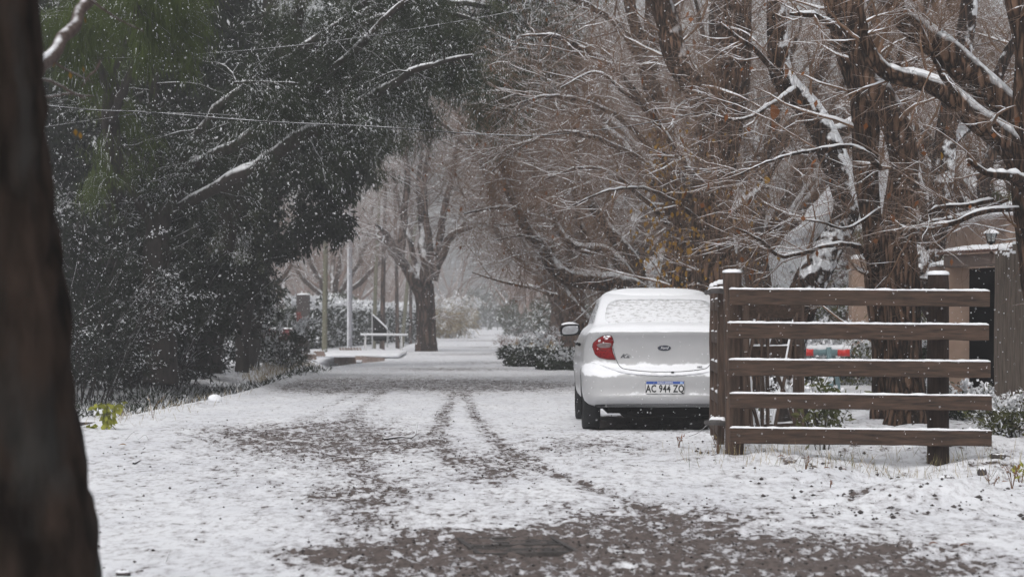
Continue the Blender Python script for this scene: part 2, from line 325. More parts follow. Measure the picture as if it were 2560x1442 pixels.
def build_ground():
    nr, nc = 450, 360
    u = np.linspace(1 / 8.6, 1 / 420.0, nr); ys = 1 / u; ys = np.concatenate([[-19, -10, -4, 0, 3, 6], ys])
    ys[-1] = 420; s = np.linspace(-1, 1, nc); s = np.sign(s) * (0.72 * np.abs(s) + 0.28 * np.abs(s) ** 7 * 0 )
    s = np.linspace(-1, 1, nc)
    hw = np.maximum(3.9, 1.5 + 0.26 * np.abs(ys))[:, None]
    core = s[None, :] * hw
    X = np.where(np.abs(s)[None, :] > 0.985, np.sign(s)[None, :] * 145.0, core); Y = np.broadcast_to(ys[:, None], X.shape).copy()
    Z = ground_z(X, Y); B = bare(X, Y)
    near = 1 - sstep(30, 60, Y)
    h = fbm(X * 9, Y * 9, 4, 3)
    Z = Z + near * (h - 0.5) * (0.020 + 0.030 * np.clip(B, 0, 1)) + near * (fbm(X * 22, Y * 11, 2, 44) - .5) * .020 * (.4 + np.clip(B * 2, 0, 1)) - 0.012 * np.clip(B, 0, 1) + near * 0.014 * (fbm(X * 2.3, Y * 2.3, 3, 12) - .5)
    n = len(ys); i = np.arange(n - 1)[:, None] * nc; j = np.arange(nc - 1)[None, :]
    q = np.stack([i + j, i + j + 1, i + nc + j + 1, i + nc + j], -1).reshape(-1, 4)
    m, t, b = newmat('snow_over_gravel'); g = N(t, 'ShaderNodeNewGeometry'); at = N(t, 'ShaderNodeAttribute', attribute_name='bare')
    n1 = N(t, 'ShaderNodeTexNoise', Scale=16.0, Detail=7.0, Roughness=0.72); n2 = N(t, 'ShaderNodeTexNoise', Scale=5.0, Detail=3.0); n3 = N(t, 'ShaderNodeTexVoronoi', Scale=30.0)
    n4 = N(t, 'ShaderNodeTexNoise', Scale=1.3, Detail=3.0)
    mpg = N(t, 'ShaderNodeMapping'); mpg.inputs['Scale'].default_value = (1, 0.40, 1); t.links.new(g.outputs['Position'], mpg.inputs[0])
    for nn in (n1, n2, n3, n4): t.links.new(mpg.outputs[0], nn.inputs['Vector'])
    nz = mathn(t, 'ADD', mathn(t, 'MULTIPLY', n1.outputs[0], 0.8), mathn(t, 'MULTIPLY', n2.outputs[0], 0.3))
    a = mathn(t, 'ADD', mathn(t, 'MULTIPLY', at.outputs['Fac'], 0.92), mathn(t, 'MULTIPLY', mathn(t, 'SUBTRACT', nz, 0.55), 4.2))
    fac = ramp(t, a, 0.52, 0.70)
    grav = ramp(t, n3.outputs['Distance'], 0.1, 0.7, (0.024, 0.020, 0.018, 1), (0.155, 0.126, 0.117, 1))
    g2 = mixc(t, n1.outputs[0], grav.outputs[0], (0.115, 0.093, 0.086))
    sn = ramp(t, n4.outputs[0], 0.35, 0.7, (0.74, 0.75, 0.79, 1), (0.84, 0.85, 0.88, 1))
    # thin snow greys where gravel nearly shows
    thin = ramp(t, a, 0.0, 0.56, (1, 1, 1, 1), (0.62, 0.60, 0.60, 1))
    mm = t.nodes.new('ShaderNodeMix'); mm.data_type = 'RGBA'; mm.blend_type = 'MULTIPLY'; mm.inputs[0].default_value = 1
    t.links.new(sn.outputs[0], mm.inputs[6]); t.links.new(thin.outputs[0], mm.inputs[7])
    t.links.new(mixc(t, fac.outputs[0], mm.outputs[2], g2), b.inputs['Base Color'])
    b.inputs['Roughness'].default_value = 0.8; b.inputs['Specular IOR Level'].default_value = 0.2
    hh = mathn(t, 'SUBTRACT', mathn(t, 'MULTIPLY', n1.outputs[0], 0.6), mathn(t, 'MULTIPLY', fac.outputs[0], 0.5))
    bp = N(t, 'ShaderNodeBump', Strength=0.55, Distance=0.025); t.links.new(hh, bp.inputs['Height']); t.links.new(bp.outputs[0], b.inputs['Normal'])
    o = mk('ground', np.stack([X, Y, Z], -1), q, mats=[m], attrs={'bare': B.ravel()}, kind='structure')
    o['label'] = 'snow covered gravel road and verges'
    return o
build_ground()
def gz(x, y): return float(ground_z(np.array([x]), np.array([y]))[0])

# ------------------------------------------------------------ trees
def grow(pp, pr, cnt, t0, t1, L, ang, wig, trop, m, rf, rmax, rtip=0.25, taper=1.0, curl=0.0):
    """children of parents pp (B,n,3)"""
    B, n, _ = pp.shape
    idx = np.repeat(np.arange(B), cnt) if np.isscalar(cnt) else np.repeat(np.arange(B), cnt)
    Cn = len(idx)
    t = (t0 + (t1 - t0) * rs.rand(Cn)) * (n - 1); i = np.minimum(t.astype(int), n - 2); f = (t - i)[:, None]
    base = pp[idx, i] * (1 - f) + pp[idx, i + 1] * f
    br = pr[idx, i] * (1 - f[:, 0]) + pr[idx, i + 1] * f[:, 0]
    tan = nrm(pp[idx, i + 1] - pp[idx, i])
    rnd = nrm(rs.normal(size=(Cn, 3))); side = nrm(rnd - (rnd * tan).sum(1, keepdims=True) * tan)
    a = ang[0] + (ang[1] - ang[0]) * rs.rand(Cn)[:, None]
    d = nrm(tan * np.cos(a) + side * np.sin(a))
    ln = (L[0] + (L[1] - L[0]) * rs.rand(Cn) ** 1.3) * (1 - taper * 0.5 * t / (n - 1)); st = (ln / (m - 1))[:, None]
    pts = np.empty((Cn, m, 3)); pts[:, 0] = base; axis = nrm(rs.normal(size=(Cn, 3))) * curl
    for k in range(1, m):
        d = nrm(d + wig * rs.normal(size=(Cn, 3)) + (np.array([0, 0, trop]) if np.isscalar(trop) else np.array(trop)) + axis / m)
        pts[:, k] = pts[:, k - 1] + d * st
    r0 = np.minimum(br * rf, rmax) * (0.6 + 0.4 * rs.rand(Cn)); r = r0[:, None] * np.linspace(1, rtip, m)[None]
    return pts, r
def capsnow(pts, r, k=5, mul=0.66, lift=0.60, thr=0.0):
    t = np.gradient(pts, axis=1); hz = np.linalg.norm(t[..., :2], axis=-1) / np.maximum(np.linalg.norm(t, axis=-1), 1e-9)
    hz = np.clip((hz - 0.45) / 0.5, 0, 1); lum = 0.55 + 0.9 * rs.rand(*r.shape)
    rr = r * mul * hz * lum; p = pts.copy(); p[..., 2] += r * lift * hz + 0.3 * rr * 0
    rr[:, 0] *= 0.3; rr[:, -1] *= 0.3
    return tubes(p, np.maximum(rr, 1e-4), k)
def limb_tube(pts, r, n, k, lump):
    p = crom(pts, n); rr = np.interp(np.linspace(0, 1, n), np.linspace(0, 1, len(r)), r)
    seg = np.linalg.norm(p[-1] - p[0]) / n; step = max(1, int(round(np.mean(rr) * 3.5 / max(seg, 1e-3)))); m_ = max(3, n // step)
    j = crom(rs.normal(size=(m_, 3)), n) * rr[:, None] * 0.22; j = j * np.clip(np.arange(n) / (n * .16), 0, 1)[:, None]; p = p + j
    rr = rr * (1 + lump * (crom(rs.rand(m_, 3), n)[:, 0] - 0.5))
    return p, rr
def join(parts):
    vs, qs, n = [], [], 0
    for v, q in parts: vs.append(v); qs.append(q + n); n += len(v)
    return np.concatenate(vs), np.concatenate(qs)
def cards(pos, d, L, W, up=None):
    """flat leaves: pos (n,3) base, d direction, L length, W width"""
    n = len(pos); d = nrm(d); s = nrm(np.cross(d, nrm(rs.normal(size=(n, 3))) if up is None else up))
    L = np.broadcast_to(L, (n,))[:, None]; W = np.broadcast_to(W, (n,))[:, None]
    a = pos; b = pos + d * L * 0.45 + s * W / 2; c = pos + d * L; e = pos + d * L * 0.45 - s * W / 2
    v = np.stack([a, b, c, e], 1).reshape(-1, 3); q = np.arange(n * 4).reshape(-1, 4)
    return v, q
def bare_tree(name, label, limbs, group=None, lv=(11, 7, 8), L1=(0.8, 2.4), L2=(0.5, 1.3), L3=(0.25, 0.8), trunk_mat='bark', limb_mat='bark', tstart=0.25, tw=0.0032, trop=(0.03, 0.0, -0.03), leaves=0, leafmat_='leaf_rust', twigmat='twig', kk=3, limb_n=26, leafbox=None, cat='tree', tk=14, l1max=0.028):
    """limbs: list of (points, radii); the first is the trunk"""
    base = np.array(limbs[0][0][0], float)
    limbs[0] = ([base - np.array([0, 0, .35])] + [np.array(a_, float) for a_ in limbs[0][0]], [limbs[0][1][0] * 1.15] + list(limbs[0][1]))
    root = thing(name, label, cat, base, group)
    P_, R_ = [], []
    for li, (pts, r) in enumerate(limbs):
        n = limb_n * 2 if li == 0 else limb_n; k = tk if li == 0 else (10 if max(r) > 0.05 else 7)
        p, rr = limb_tube(pts, r, n, k, 0.16)
        v, q = tubes(p[None], rr[None], k, 0.05)
        o = mk('trunk' if li == 0 else 'limb', v, q, mats=[M[trunk_mat if li == 0 else limb_mat]], parent=root)
        if li > 0 and max(r) > 0.012:
            v, q = capsnow(p[None], rr[None] * (1 if abs(nrm(p[-1] - p[0])[2]) < .93 else .3), 7)
            mk('snow_cap', v, q, mats=[M['snow']], parent=root if False else o, off=base)
        pr = p[:: (2 if li == 0 else 1)][:limb_n]; P_.append(pr); R_.append(rr[:: (2 if li == 0 else 1)][:limb_n])
    PP, RR = np.stack(P_), np.stack(R_)
    ln = np.linalg.norm(np.diff(PP, axis=1), axis=2).sum(1)
    c1 = np.maximum(2, (lv[0] * ln / 3.0)).astype(int); c1[0] = max(1, c1[0] // 3)
    a, ra = grow(PP, RR, c1, tstart, 1.0, L1, (R(30), R(75)), 0.16, trop[0], 8, 0.45, l1max, curl=0.5)
    b, rb = grow(a, ra, lv[1], 0.15, 1.0, L2, (R(20), R(65)), 0.20, trop[1], 5, 0.55, 0.011, curl=0.5)
    c, rc = grow(np.concatenate([b, b]), np.concatenate([rb, rb]), max(1, lv[2] // 2), 0.05, 1.0, L3, (R(15), R(65)), 0.24, trop[2], 4, 0.6, tw * 1.5, rtip=0.45)
    rc = np.maximum(rc, tw * 0.55)
    v, q = join([tubes(a, np.maximum(ra, tw), 5), tubes(b, np.maximum(rb, tw * 0.8), 4 if kk > 3 else 3)])
    br = mk('branches', v, q, mats=[M[twigmat]], parent=root, kind='stuff')
    v, q = join([capsnow(a, np.maximum(ra, tw) * 1.1, 4, 0.95, 0.6), capsnow(b, np.maximum(rb, tw) * 1.1, 3, 0.9, 0.6)])
    mk('branch_snow', v, q, mats=[M['snow']], parent=root, kind='stuff')
    v, q = tubes(c, rc, 3); mk('twigs', v, q, mats=[M[twigmat]], parent=root, kind='stuff')
    if leaves:
        tips = c[:, -1]; sel = rs.choice(len(tips), min(leaves, len(tips)), False)
        if leafbox is not None:
            ok = np.all((tips > leafbox[0]) & (tips < leafbox[1]), axis=1); idx = np.nonzero(ok)[0]
            sel = rs.choice(idx, min(leaves, len(idx)), False) if len(idx) else sel[:0]
        if len(sel):
            d = np.stack([rs.normal(size=len(sel)) * .4, rs.normal(size=len(sel)) * .4, -np.ones(len(sel))], 1)
            v, q = cards(tips[sel], d, 0.05 + 0.06 * rs.rand(len(sel)), 0.035 + 0.03 * rs.rand(len(sel)))
            mk('leaves', v, q, mats=[M[leafmat_]], parent=root, smooth=False, kind='stuff')
    return root
def px(*a): return [P(*p) for p in a]

# --- the near leaning trunk at the left edge of the frame
def near_trunk():
    d = 6.2
    pts = [P(55, 2600, d), P(75, 1900, d), P(40, 1442, d), P(0, 1150, d), P(-30, 900, d), P(-60, 600, d), P(-75, 300, d), P(-85, 0, d), P(-110, -900, d)]
    pts[0][2] = min(-0.05, pts[0][2]); 
    rad = [0.30, 0.25, 0.235, 0.225, 0.232, 0.222, 0.205, 0.20, 0.18]
    root = thing('foreground_tree', 'very near blurred brown trunk filling the left edge of the view', 'tree', pts[0])
    n, k = 90, 40; p = crom(pts, n); rr = np.interp(np.linspace(0, 1, n), np.linspace(0, 1, len(rad)), rad)
    ang = np.arange(k) / k * 2 * math.pi
    hgt = np.linspace(0, 1, n)[:, None] * 40; A = ang[None, :] * 2.5 + 0 * hgt
    lum = 1 + 0.09 * (fbm(np.cos(ang)[None] * 3 + 9 + 0 * hgt, hgt * 0.8 + np.sin(ang)[None] * 3, 4, 8) - 0.5) * 2
    v, q = tubes(p[None], rr[None], k); vv = v.reshape(n, k, 3); vv = p[:, None] + (vv - p[:, None]) * lum[..., None]
    m, t, b = newmat('bark_near_lichen'); tc = N(t, 'ShaderNodeTexCoord'); mp = N(t, 'ShaderNodeMapping'); mp.inputs['Scale'].default_value = (7, 7, 2.2); t.links.new(tc.outputs['Object'], mp.inputs[0])
    n1 = N(t, 'ShaderNodeTexNoise', Scale=1.6, Detail=7.0); t.links.new(mp.outputs[0], n1.inputs['Vector']); r1 = ramp(t, n1.outputs[0], 0.35, 0.68, (0.008, 0.006, 0.005, 1), (0.040, 0.028, 0.022, 1))
    n2 = N(t, 'ShaderNodeTexNoise', Scale=0.9, Detail=4.0); t.links.new(mp.outputs[0], n2.inputs['Vector']); r2 = ramp(t, n2.outputs[0], 0.52, 0.66)
    c = mixc(t, mathn(t, 'MULTIPLY', r2.outputs[0], 0.65), r1.outputs[0], (0.036, 0.036, 0.034))
    sx = N(t, 'ShaderNodeSeparateXYZ'); g = N(t, 'ShaderNodeNewGeometry'); t.links.new(g.outputs['Normal'], sx.inputs[0])
    n3 = N(t, 'ShaderNodeTexNoise', Scale=17.0, Detail=4.0, Roughness=.6); t.links.new(tc.outputs['Object'], n3.inputs['Vector'])
    sxx = mathn(t, 'ADD', mathn(t, 'MULTIPLY', sx.outputs[0], 0.42), n3.outputs[0]); r3 = ramp(t, sxx, 1.02, 1.10)
    t.links.new(mixc(t, r3.outputs[0], c, (0.50, 0.53, 0.56)), b.inputs['Base Color']); b.inputs['Roughness'].default_value = 0.95; b.inputs['Specular IOR Level'].default_value = 0.05
    bp = N(t, 'ShaderNodeBump', Strength=1.0, Distance=0.02); t.links.new(n1.outputs[0], bp.inputs['Height']); t.links.new(bp.outputs[0], b.inputs['Normal'])
    mk('trunk', vv, q, mats=[m], parent=root)
    # snowy side limb at the upper left and its twigs
    ly = 9.0
    for pp, r in (([P(-75, 330, 6.3), P(20, 260, 7.5), P(115, 155, 8.8), P(185, 62, 9.2), P(260, -60, 9.6), P(340, -260, 10)], [0.06, .04, 0.030, 0.026, 0.024, .02]),
                  ([P(-50, 120, 7), P(60, 95, 9), P(150, 165, 9.2), P(235, 208, 9.4)], [0.012, .006, .005, .002]),
                  ([P(-50, 220, 7), P(110, 200, 9), P(190, 236, 9.3), P(235, 240, 9.4)], [0.012, .006, .005, .002]),
                  ([P(-50, 250, 7), P(110, 243, 9), P(180, 235, 9.3), P(215, 250, 9.4)], [0.012, .005, .004, .002]),
                  ([P(225, 0, 9.3), P(290, 45, 9.5), P(360, 80, 9.6)], [0.006, .004, .002]),
                  ([P(252, 150, 9.2), P(240, 175, 9.2), P(222, 190, 9.2), P(203, 219, 9.2)], [0.004, .004, .0035, .002])):
        p, rr = limb_tube(pp, r, 24, 8, 0.1); v, q = tubes(p[None], rr[None], 8); o = mk('limb', v, q, mats=[M['bark_limb']], parent=root)
        v, q = capsnow(p[None], rr[None] * 1.0, 7, 0.45, 0.68); mk('snow_cap', v, q, mats=[M['snow']], parent=o, off=np.array(root.location))
    pts = np.array([P(205, 20, 9.3), P(212, 42, 9.3), P(132, 150, 8.9), P(175, 180, 9.1), P(200, 330, 9.2), P(188, 322, 9.2), P(208, 165, 9.2)])
    v, q = cards(pts, np.tile([[0.1, 0, -1.0]], (len(pts), 1)), 0.032, 0.022); mk('leaves', v, q, mats=[M['leaf_ochre']], parent=root, smooth=False, kind='stuff')
near_trunk()

# --- forked tree in the middle distance
D = 85.0
bare_tree('bare_tree', 'forked snowy tree standing alone on the left edge of the road', [
    (px((1071, 884, D), (1068, 840, D), (1066, 780, D), (1062, 730, D), (1058, 705, D)), [0.46, 0.37, 0.36, 0.38, 0.42]),
    (px((1056, 745, D), (1030, 700, D), (1003, 660, D), (985, 630, D - 1), (968, 590, D - 2), (940, 560, D - 3)), [0.24, .22, .2, .18, .10, .05]),
    (px((985, 635, D), (950, 600, D), (900, 582, D - 1), (860, 580, D - 2)), [0.15, .09, .05, .03]),
    (px((1000, 655, D), (1006, 600, D), (1012, 530, D), (1020, 440, D), (1010, 340, D), (1030, 220, D)), [0.17, .15, .13, .11, .08, .05]),
    (px((1055, 720, D), (1040, 660, D + 1), (1022, 600, D + 1), (1000, 520, D + 2), (980, 420, D + 2)), [0.15, .12, .1, .08, .04]),
    (px((1062, 715, D), (1058, 640, D), (1052, 560, D + 1), (1045, 470, D + 1), (1060, 350, D + 1)), [0.17, .15, .12, .1, .06]),
    (px((1068, 710, D), (1075, 650, D), (1072, 590, D), (1062, 520, D), (1066, 420, D), (1090, 300, D)), [0.17, .15, .14, .12, .09, .05]),
    (px((1080, 700, D), (1098, 650, D), (1120, 600, D), (1160, 575, D - 1), (1210, 560, D - 1), (1270, 562, D - 2)), [0.22, .18, .14, .1, .06, .03]),
    (px((1085, 660, D), (1098, 600, D), (1110, 530, D), (1130, 450, D), (1150, 330, D), (1200, 200, D)), [0.16, .14, .13, .1, .07, .04]),
    (px((1125, 600, D), (1180, 540, D - 1), (1240, 500, D - 2), (1300, 470, D - 3)), [0.10, .06, .04, .02]),
], lv=(9, 6, 6), L1=(1.5, 4.2), L2=(1.0, 2.6), L3=(.6, 1.5), trunk_mat='bark_pale', limb_mat='bark_pale', tw=0.0075, twigmat='twig_hazed', trop=(0.04, -0.02, -0.08), tstart=0.5, l1max=.04)

# --- right-hand rows
D = 46.0
bare_tree('bare_tree', 'dark leaning tree behind the car with a thick elbow bent over the road', [
    (px((1690, 925, D), (1660, 840, D), (1630, 770, D), (1560, 715, D - 1), (1500, 700, D - 1), (1420, 690, D - 2), (1375, 655, D - 2)), [0.30, .27, .24, .22, .20, .17, .15]),
    (px((1380, 665, D - 2), (1350, 610, D - 2), (1310, 560, D - 2), (1285, 510, D - 3), (1262, 440, D - 3), (1230, 330, D - 3)), [0.14, .12, .10, .08, .06, .03]),
    (px((1600, 735, D), (1545, 650, D), (1490, 620, D), (1430, 615, D - 1), (1390, 560, D - 1), (1360, 470, D - 1)), [0.16, .14, .13, .1, .08, .04]),
    (px((1480, 640, D), (1465, 590, D), (1440, 520, D), (1425, 420, D)), [0.10, .08, .06, .03]),
    (px((1640, 780, D), (1600, 680, D), (1540, 590, D), (1500, 545, D), (1450, 440, D), (1430, 300, D)), [0.2, .18, .14, .11, .08, .04]),
    (px((1290, 520, D - 3), (1230, 520, D - 4), (1160, 535, D - 5)), [0.05, .03, .015]),
    (px((1350, 605, D - 3), (1300, 590, D - 4), (1240, 600, D - 5)), [0.04, .03, .012]),
], lv=(13, 8, 6), L1=(0.9, 2.6), L2=(.6, 1.6), L3=(.4, 1.0), tw=0.0042, trop=(0.02, -0.04, -0.08), leaves=150, tstart=0.4)
D = 52.0
bare_tree('bare_tree', 'low crooked tree with a snowy arm just left of the parked car', [
    (px((1500, 925, D), (1480, 830, D), (1440, 770, D), (1400, 720, D), (1385, 650, D)), [0.22, .18, .15, .13, .1]),
    (px((1440, 775, D), (1390, 740, D), (1330, 720, D), (1260, 705, D), (1180, 680, D)), [0.08, .06, .05, .035, .02]),
    (px((1400, 720, D), (1370, 610, D), (1340, 500, D), (1330, 380, D)), [0.1, .08, .06, .03]),
    (px((1480, 830, D), (1440, 740, D), (1420, 640, D), (1400, 520, D)), [0.1, .08, .06, .03]),
], lv=(12, 7, 6), L1=(1, 2.8), L2=(.7, 1.7), L3=(.4, 1.1), tw=0.0048, trop=(0.0, -0.05, -0.08), tstart=0.3)
D = 34.0
bare_tree('bare_tree', 'big upright trunk wound in twigs between the car and the fence', [
    (px((1840, 970, D), (1815, 800, D), (1790, 640, D), (1785, 480, D), (1800, 330, D), (1835, 170, D), (1850, 0, D), (1850, -250, D)), [0.40, .34, .32, .30, .29, .25, .20, .14]),
    (px((1795, 340, D), (1745, 245, D), (1715, 190, D - 1), (1690, 130, D - 1), (1672, 60, D - 1), (1640, -40, D - 1), (1610, -200, D - 1)), [0.22, .20, .19, .19, .18, .16, .12]),
    (px((1790, 500, D), (1735, 440, D - 1), (1690, 380, D - 2), (1640, 300, D - 2), (1560, 230, D - 3), (1490, 180, D - 3), (1400, 220, D - 4)), [0.06, .045, .04, .035, .03, .02, .01]),
    (px((1760, 560, D), (1680, 500, D - 1), (1600, 470, D - 2), (1510, 480, D - 3), (1420, 520, D - 3)), [0.04, .03, .025, .018, .01]),
    (px((1790, 600, D), (1840, 520, D), (1900, 470, D + 1), (1960, 380, D + 1)), [0.09, .07, .05, .03]),
    (px((1700, 560, D + 3), (1690, 480, D + 3), (1660, 400, D + 3), (1640, 280, D + 3)), [0.11, .1, .08, .05]),
    (px((1700, 925, D + 3), (1695, 800, D + 3), (1700, 700, D + 3), (1702, 560, D + 3)), [0.15, .13, .12, .11]),
], lv=(11, 6, 8), L1=(0.7, 2.3), L2=(.5, 1.3), L3=(.3, .9), tw=0.0033, trop=(0.02, -0.02, -0.07), leaves=350, leafmat_='leaf_ochre', tstart=0.15, leafbox=(P(1640, 760, 31), P(1860, 400, 40)))
D = 25.0
bare_tree('bare_tree', 'thick straight trunk rising behind the timber rails of the fence', [
    (px((2268, 1068, D), (2262, 960, D), (2250, 800, D), (2245, 640, D), (2248, 480, D), (2245, 380, D), (2205, 260, D), (2165, 120, D), (2130, -40, D), (2100, -300, D)), [0.27, .225, .205, .20, .18, .17, .16, .15, .14, .1]),
    (px((2200, 690, D + .6), (2180, 560, D + .6), (2165, 420, D + .6), (2150, 250, D + .6), (2120, 120, D + .6), (2080, -60, D + .6)), [0.13, .13, .15, .17, .18, .18]),
    (px((2205, 1060, D + .6), (2210, 900, D + .6), (2195, 740, D + .6), (2195, 680, D + .6)), [0.15, .14, .13, .13]),
    (px((2130, 130, D), (2075, 60, D - .5), (2020, 38, D - 1), (1975, 35, D - 1)), [0.05, .04, .032, .022]),
    (px((2250, 600, D), (2330, 560, D - 1), (2420, 540, D - 1.5), (2520, 500, D - 2)), [0.035, .034, .03, .02]),
    (px((2190, 680, D), (2150, 620, D - .5), (2080, 612, D - 1), (1960, 640, D - 1), (1900, 600, D - 1.5), (1840, 570, D - 2)), [0.035, .03, .026, .024, .018, .01]),
    (px((2200, 520, D), (2120, 570, D - .5), (2050, 555, D - 1), (1980, 550, D - 1), (1900, 590, D - 1)), [0.02, .016, .014, .013, .01]),
    (px((2200, 420, D), (2140, 370, D - 1), (2030, 375, D - 1.5), (1920, 405, D - 2), (1840, 440, D - 2)), [0.035, .028, .02, .014, .01]),
], lv=(12, 6, 6), L1=(0.5, 1.9), L2=(.35, 1.0), L3=(.2, .65), tw=0.0026, trop=(0.03, -0.0, -0.05), limb_mat='bark', leaves=60, leafmat_='leaf_rust', tstart=0.34)
D = 28.0
bare_tree('bare_tree', 'trunk leaning right behind the fence with its upper side plastered in snow', [
    (px((1965, 1010, D), (1985, 880, D), (2010, 740, D), (2055, 620, D), (2120, 500, D), (2080, 370, D), (2030, 280, D), (1960, 190, D), (1945, 60, D), (1940, -200, D)), [0.27, .24, .21, .2, .17, .17, .16, .15, .14, .1]),
    (px((2085, 380, D), (1990, 240, D), (1920, 160, D - .5), (1870, 110, D - 1), (1800, 60, D - 1)), [0.06, .05, .035, .03, .02]),
    (px((2060, 340, D), (2160, 290, D + 1), (2240, 180, D + 1), (2290, 20, D + 1)), [0.10, .08, .06, .04]),
    (px((1990, 220, D), (1930, 260, D - 1), (1850, 300, D - 2), (1760, 280, D - 2)), [0.04, .03, .02, .01]),
], lv=(12, 6, 6), L1=(0.6, 2.1), L2=(.4, 1.2), L3=(.25, .8), tw=0.003, trop=(0.03, -0.03, -0.07), trunk_mat='bark_snowy', leaves=40, tstart=0.2)
D = 22.0
bare_tree('bare_tree', 'heavy snow laden limbs sweeping in from the trunk at the upper right corner', [
    (px((2720, 1110, D), (2690, 900, D), (2640, 620, D), (2590, 470, D), (2560, 300, D), (2560, 120, D), (2530, -40, D), (2500, -300, D)), [0.34, .28, .24, .22, .15, .13, .12, .1]),
    (px((2600, 560, D), (2560, 440, D), (2510, 350, D), (2440, 290, D), (2370, 230, D), (2290, 200, D), (2220, 180, D), (2170, 110, D), (2150, 20, D)), [0.2, .18, .155, .13, .11, .095, .08, .06, .03]),
    (px((2560, 360, D + .5), (2490, 260, D + .5), (2420, 190, D + .5), (2340, 120, D + .5), (2260, 50, D + .5), (2200, -60, D + .5)), [0.18, .17, .16, .15, .13, .10]),
    (px((2575, 470, D), (2520, 440, D - .5), (2460, 430, D - .5), (2420, 400, D - .5)), [0.07, .05, .035, .02]),
    (px((2560, 520, D), (2450, 530, D - .5), (2380, 560, D - .5), (2290, 572, D - .5), (2270, 590, D)), [0.025, .028, .026, .03, .03]),
    (px((2480, 500, D), (2400, 515, D - .5), (2340, 520, D - .5), (2310, 545, D - .5)), [0.025, .022, .02, .01]),
    (px((2400, 245, D), (2360, 200, D - .5), (2330, 130, D - 1), (2300, 60, D - 1)), [0.03, .025, .02, .012]),
], lv=(10, 7, 6), L1=(0.4, 1.7), L2=(.3, 0.9), L3=(.2, .6), tw=0.0024, trop=(0.0, -0.03, -0.07), leaves=30, tstart=0.3)
D = 31.0
bare_tree('bare_tree', 'trunk coated in wind blown snow right of the thick straight trunk', [
    (px((2395, 1010, D), (2370, 860, D), (2320, 690, D), (2310, 600, D), (2345, 480, D), (2370, 350, D), (2400, 200, D), (2420, 0, D), (2430, -300, D)), [0.28, .26, .25, .22, .18, .16, .14, .12, .09]),
    (px((2330, 560, D), (2280, 420, D), (2270, 300, D + 1), (2300, 150, D + 1), (2320, -50, D + 1)), [0.12, .1, .09, .07, .05]),
    (px((2370, 360, D), (2470, 260, D + 1), (2520, 130, D + 1), (2600, 0, D + 1)), [0.1, .08, .07, .05]),
], lv=(11, 7, 8), L1=(0.8, 2.4), L2=(.5, 1.3), L3=(.3, .9), tw=0.0032, trop=(0.03, -0.03, -0.07), trunk_mat='bark_snowy', limb_mat='bark_snowy', tstart=0.3)

D = 40.0
bare_tree('bare_tree', 'tree rising behind the car roof whose limbs arch left high over the road', [
    (px((1735, 960, D), (1730, 800, D), (1700, 600, D), (1670, 420, D), (1640, 280, D), (1600, 120, D), (1560, -60, D), (1540, -260, D)), [.26, .22, .19, .17, .15, .12, .1, .07]),
    (px((1650, 320, D), (1560, 200, D - 1), (1470, 130, D - 2), (1380, 90, D - 3), (1300, 90, D - 3)), [.08, .06, .05, .035, .015]),
    (px((1620, 180, D), (1540, 60, D - 1), (1440, 0, D - 2), (1340, -40, D - 3)), [.08, .06, .04, .02]),
    (px((1680, 480, D), (1600, 400, D - 1), (1500, 350, D - 2), (1400, 330, D - 3), (1300, 370, D - 3), (1230, 430, D - 3)), [.07, .05, .045, .035, .025, .012]),
    (px((1670, 430, D), (1580, 320, D - 1), (1480, 260, D - 2), (1380, 240, D - 3), (1290, 260, D - 3)), [.06, .05, .04, .03, .012]),
    (px((1700, 600, D), (1630, 520, D - 1), (1540, 440, D - 2), (1450, 420, D - 3), (1360, 450, D - 3)), [.05, .045, .035, .025, .012]),
], lv=(12, 7, 6), L1=(.8, 2.4), L2=(.5, 1.5), L3=(.35, 1.0), tw=.0038, trop=(.02, -.04, -.08), leaves=120, tstart=.25)
def find(lab): return [o for o in bpy.data.objects if o.get('label') == lab][0]
up_ = find('big upright trunk wound in twigs between the car and the fence')
n_ = 190; t_ = rs.rand(n_); pos_ = np.stack([P(1650 + 60 * a_ + 55 * g_, 380 + 380 * a_ ** .7 + 30 * h_, 32.5 + k_) for a_, g_, h_, k_ in zip(t_, rs.normal(size=n_), rs.normal(size=n_), rs.rand(n_))])
v, q = cards(pos_, np.stack([rs.normal(size=n_) * .3, rs.normal(size=n_) * .3, -np.ones(n_)], 1), .05 + .06 * rs.rand(n_), .03 + .035 * rs.rand(n_)); mk('leaves', v, q, mats=[M['leaf_ochre']], parent=up_, smooth=False, kind='stuff')
def hanging_leaf(root, p, L_, mat):
    k = 6; v = []; a = rs.rand() * 3
    for i in range(k + 1):
        t = i / k; w_ = .36 * L_ * math.sin(math.pi * min(1, t * .93 + .05)) ** .8
        for sg in (-1, 0, 1): v.append((p[0] + sg * w_ * math.cos(a) + .12 * L_ * math.sin(3 * t), p[1] + sg * w_ * math.sin(a) - abs(sg) * w_ * .5, p[2] - t * L_))
    f = []
    for i in range(k): f += [(i * 3, i * 3 + 3, i * 3 + 4, i * 3 + 1), (i * 3 + 1, i * 3 + 4, i * 3 + 5, i * 3 + 2)]
    o = MB().add(np.array(v), f).build('leaf', M[mat], root, smooth=True); snow_ = cards(np.array([[p[0], p[1] - .005, p[2]]]), np.array([[1., 0, .3]]), .05, .02)
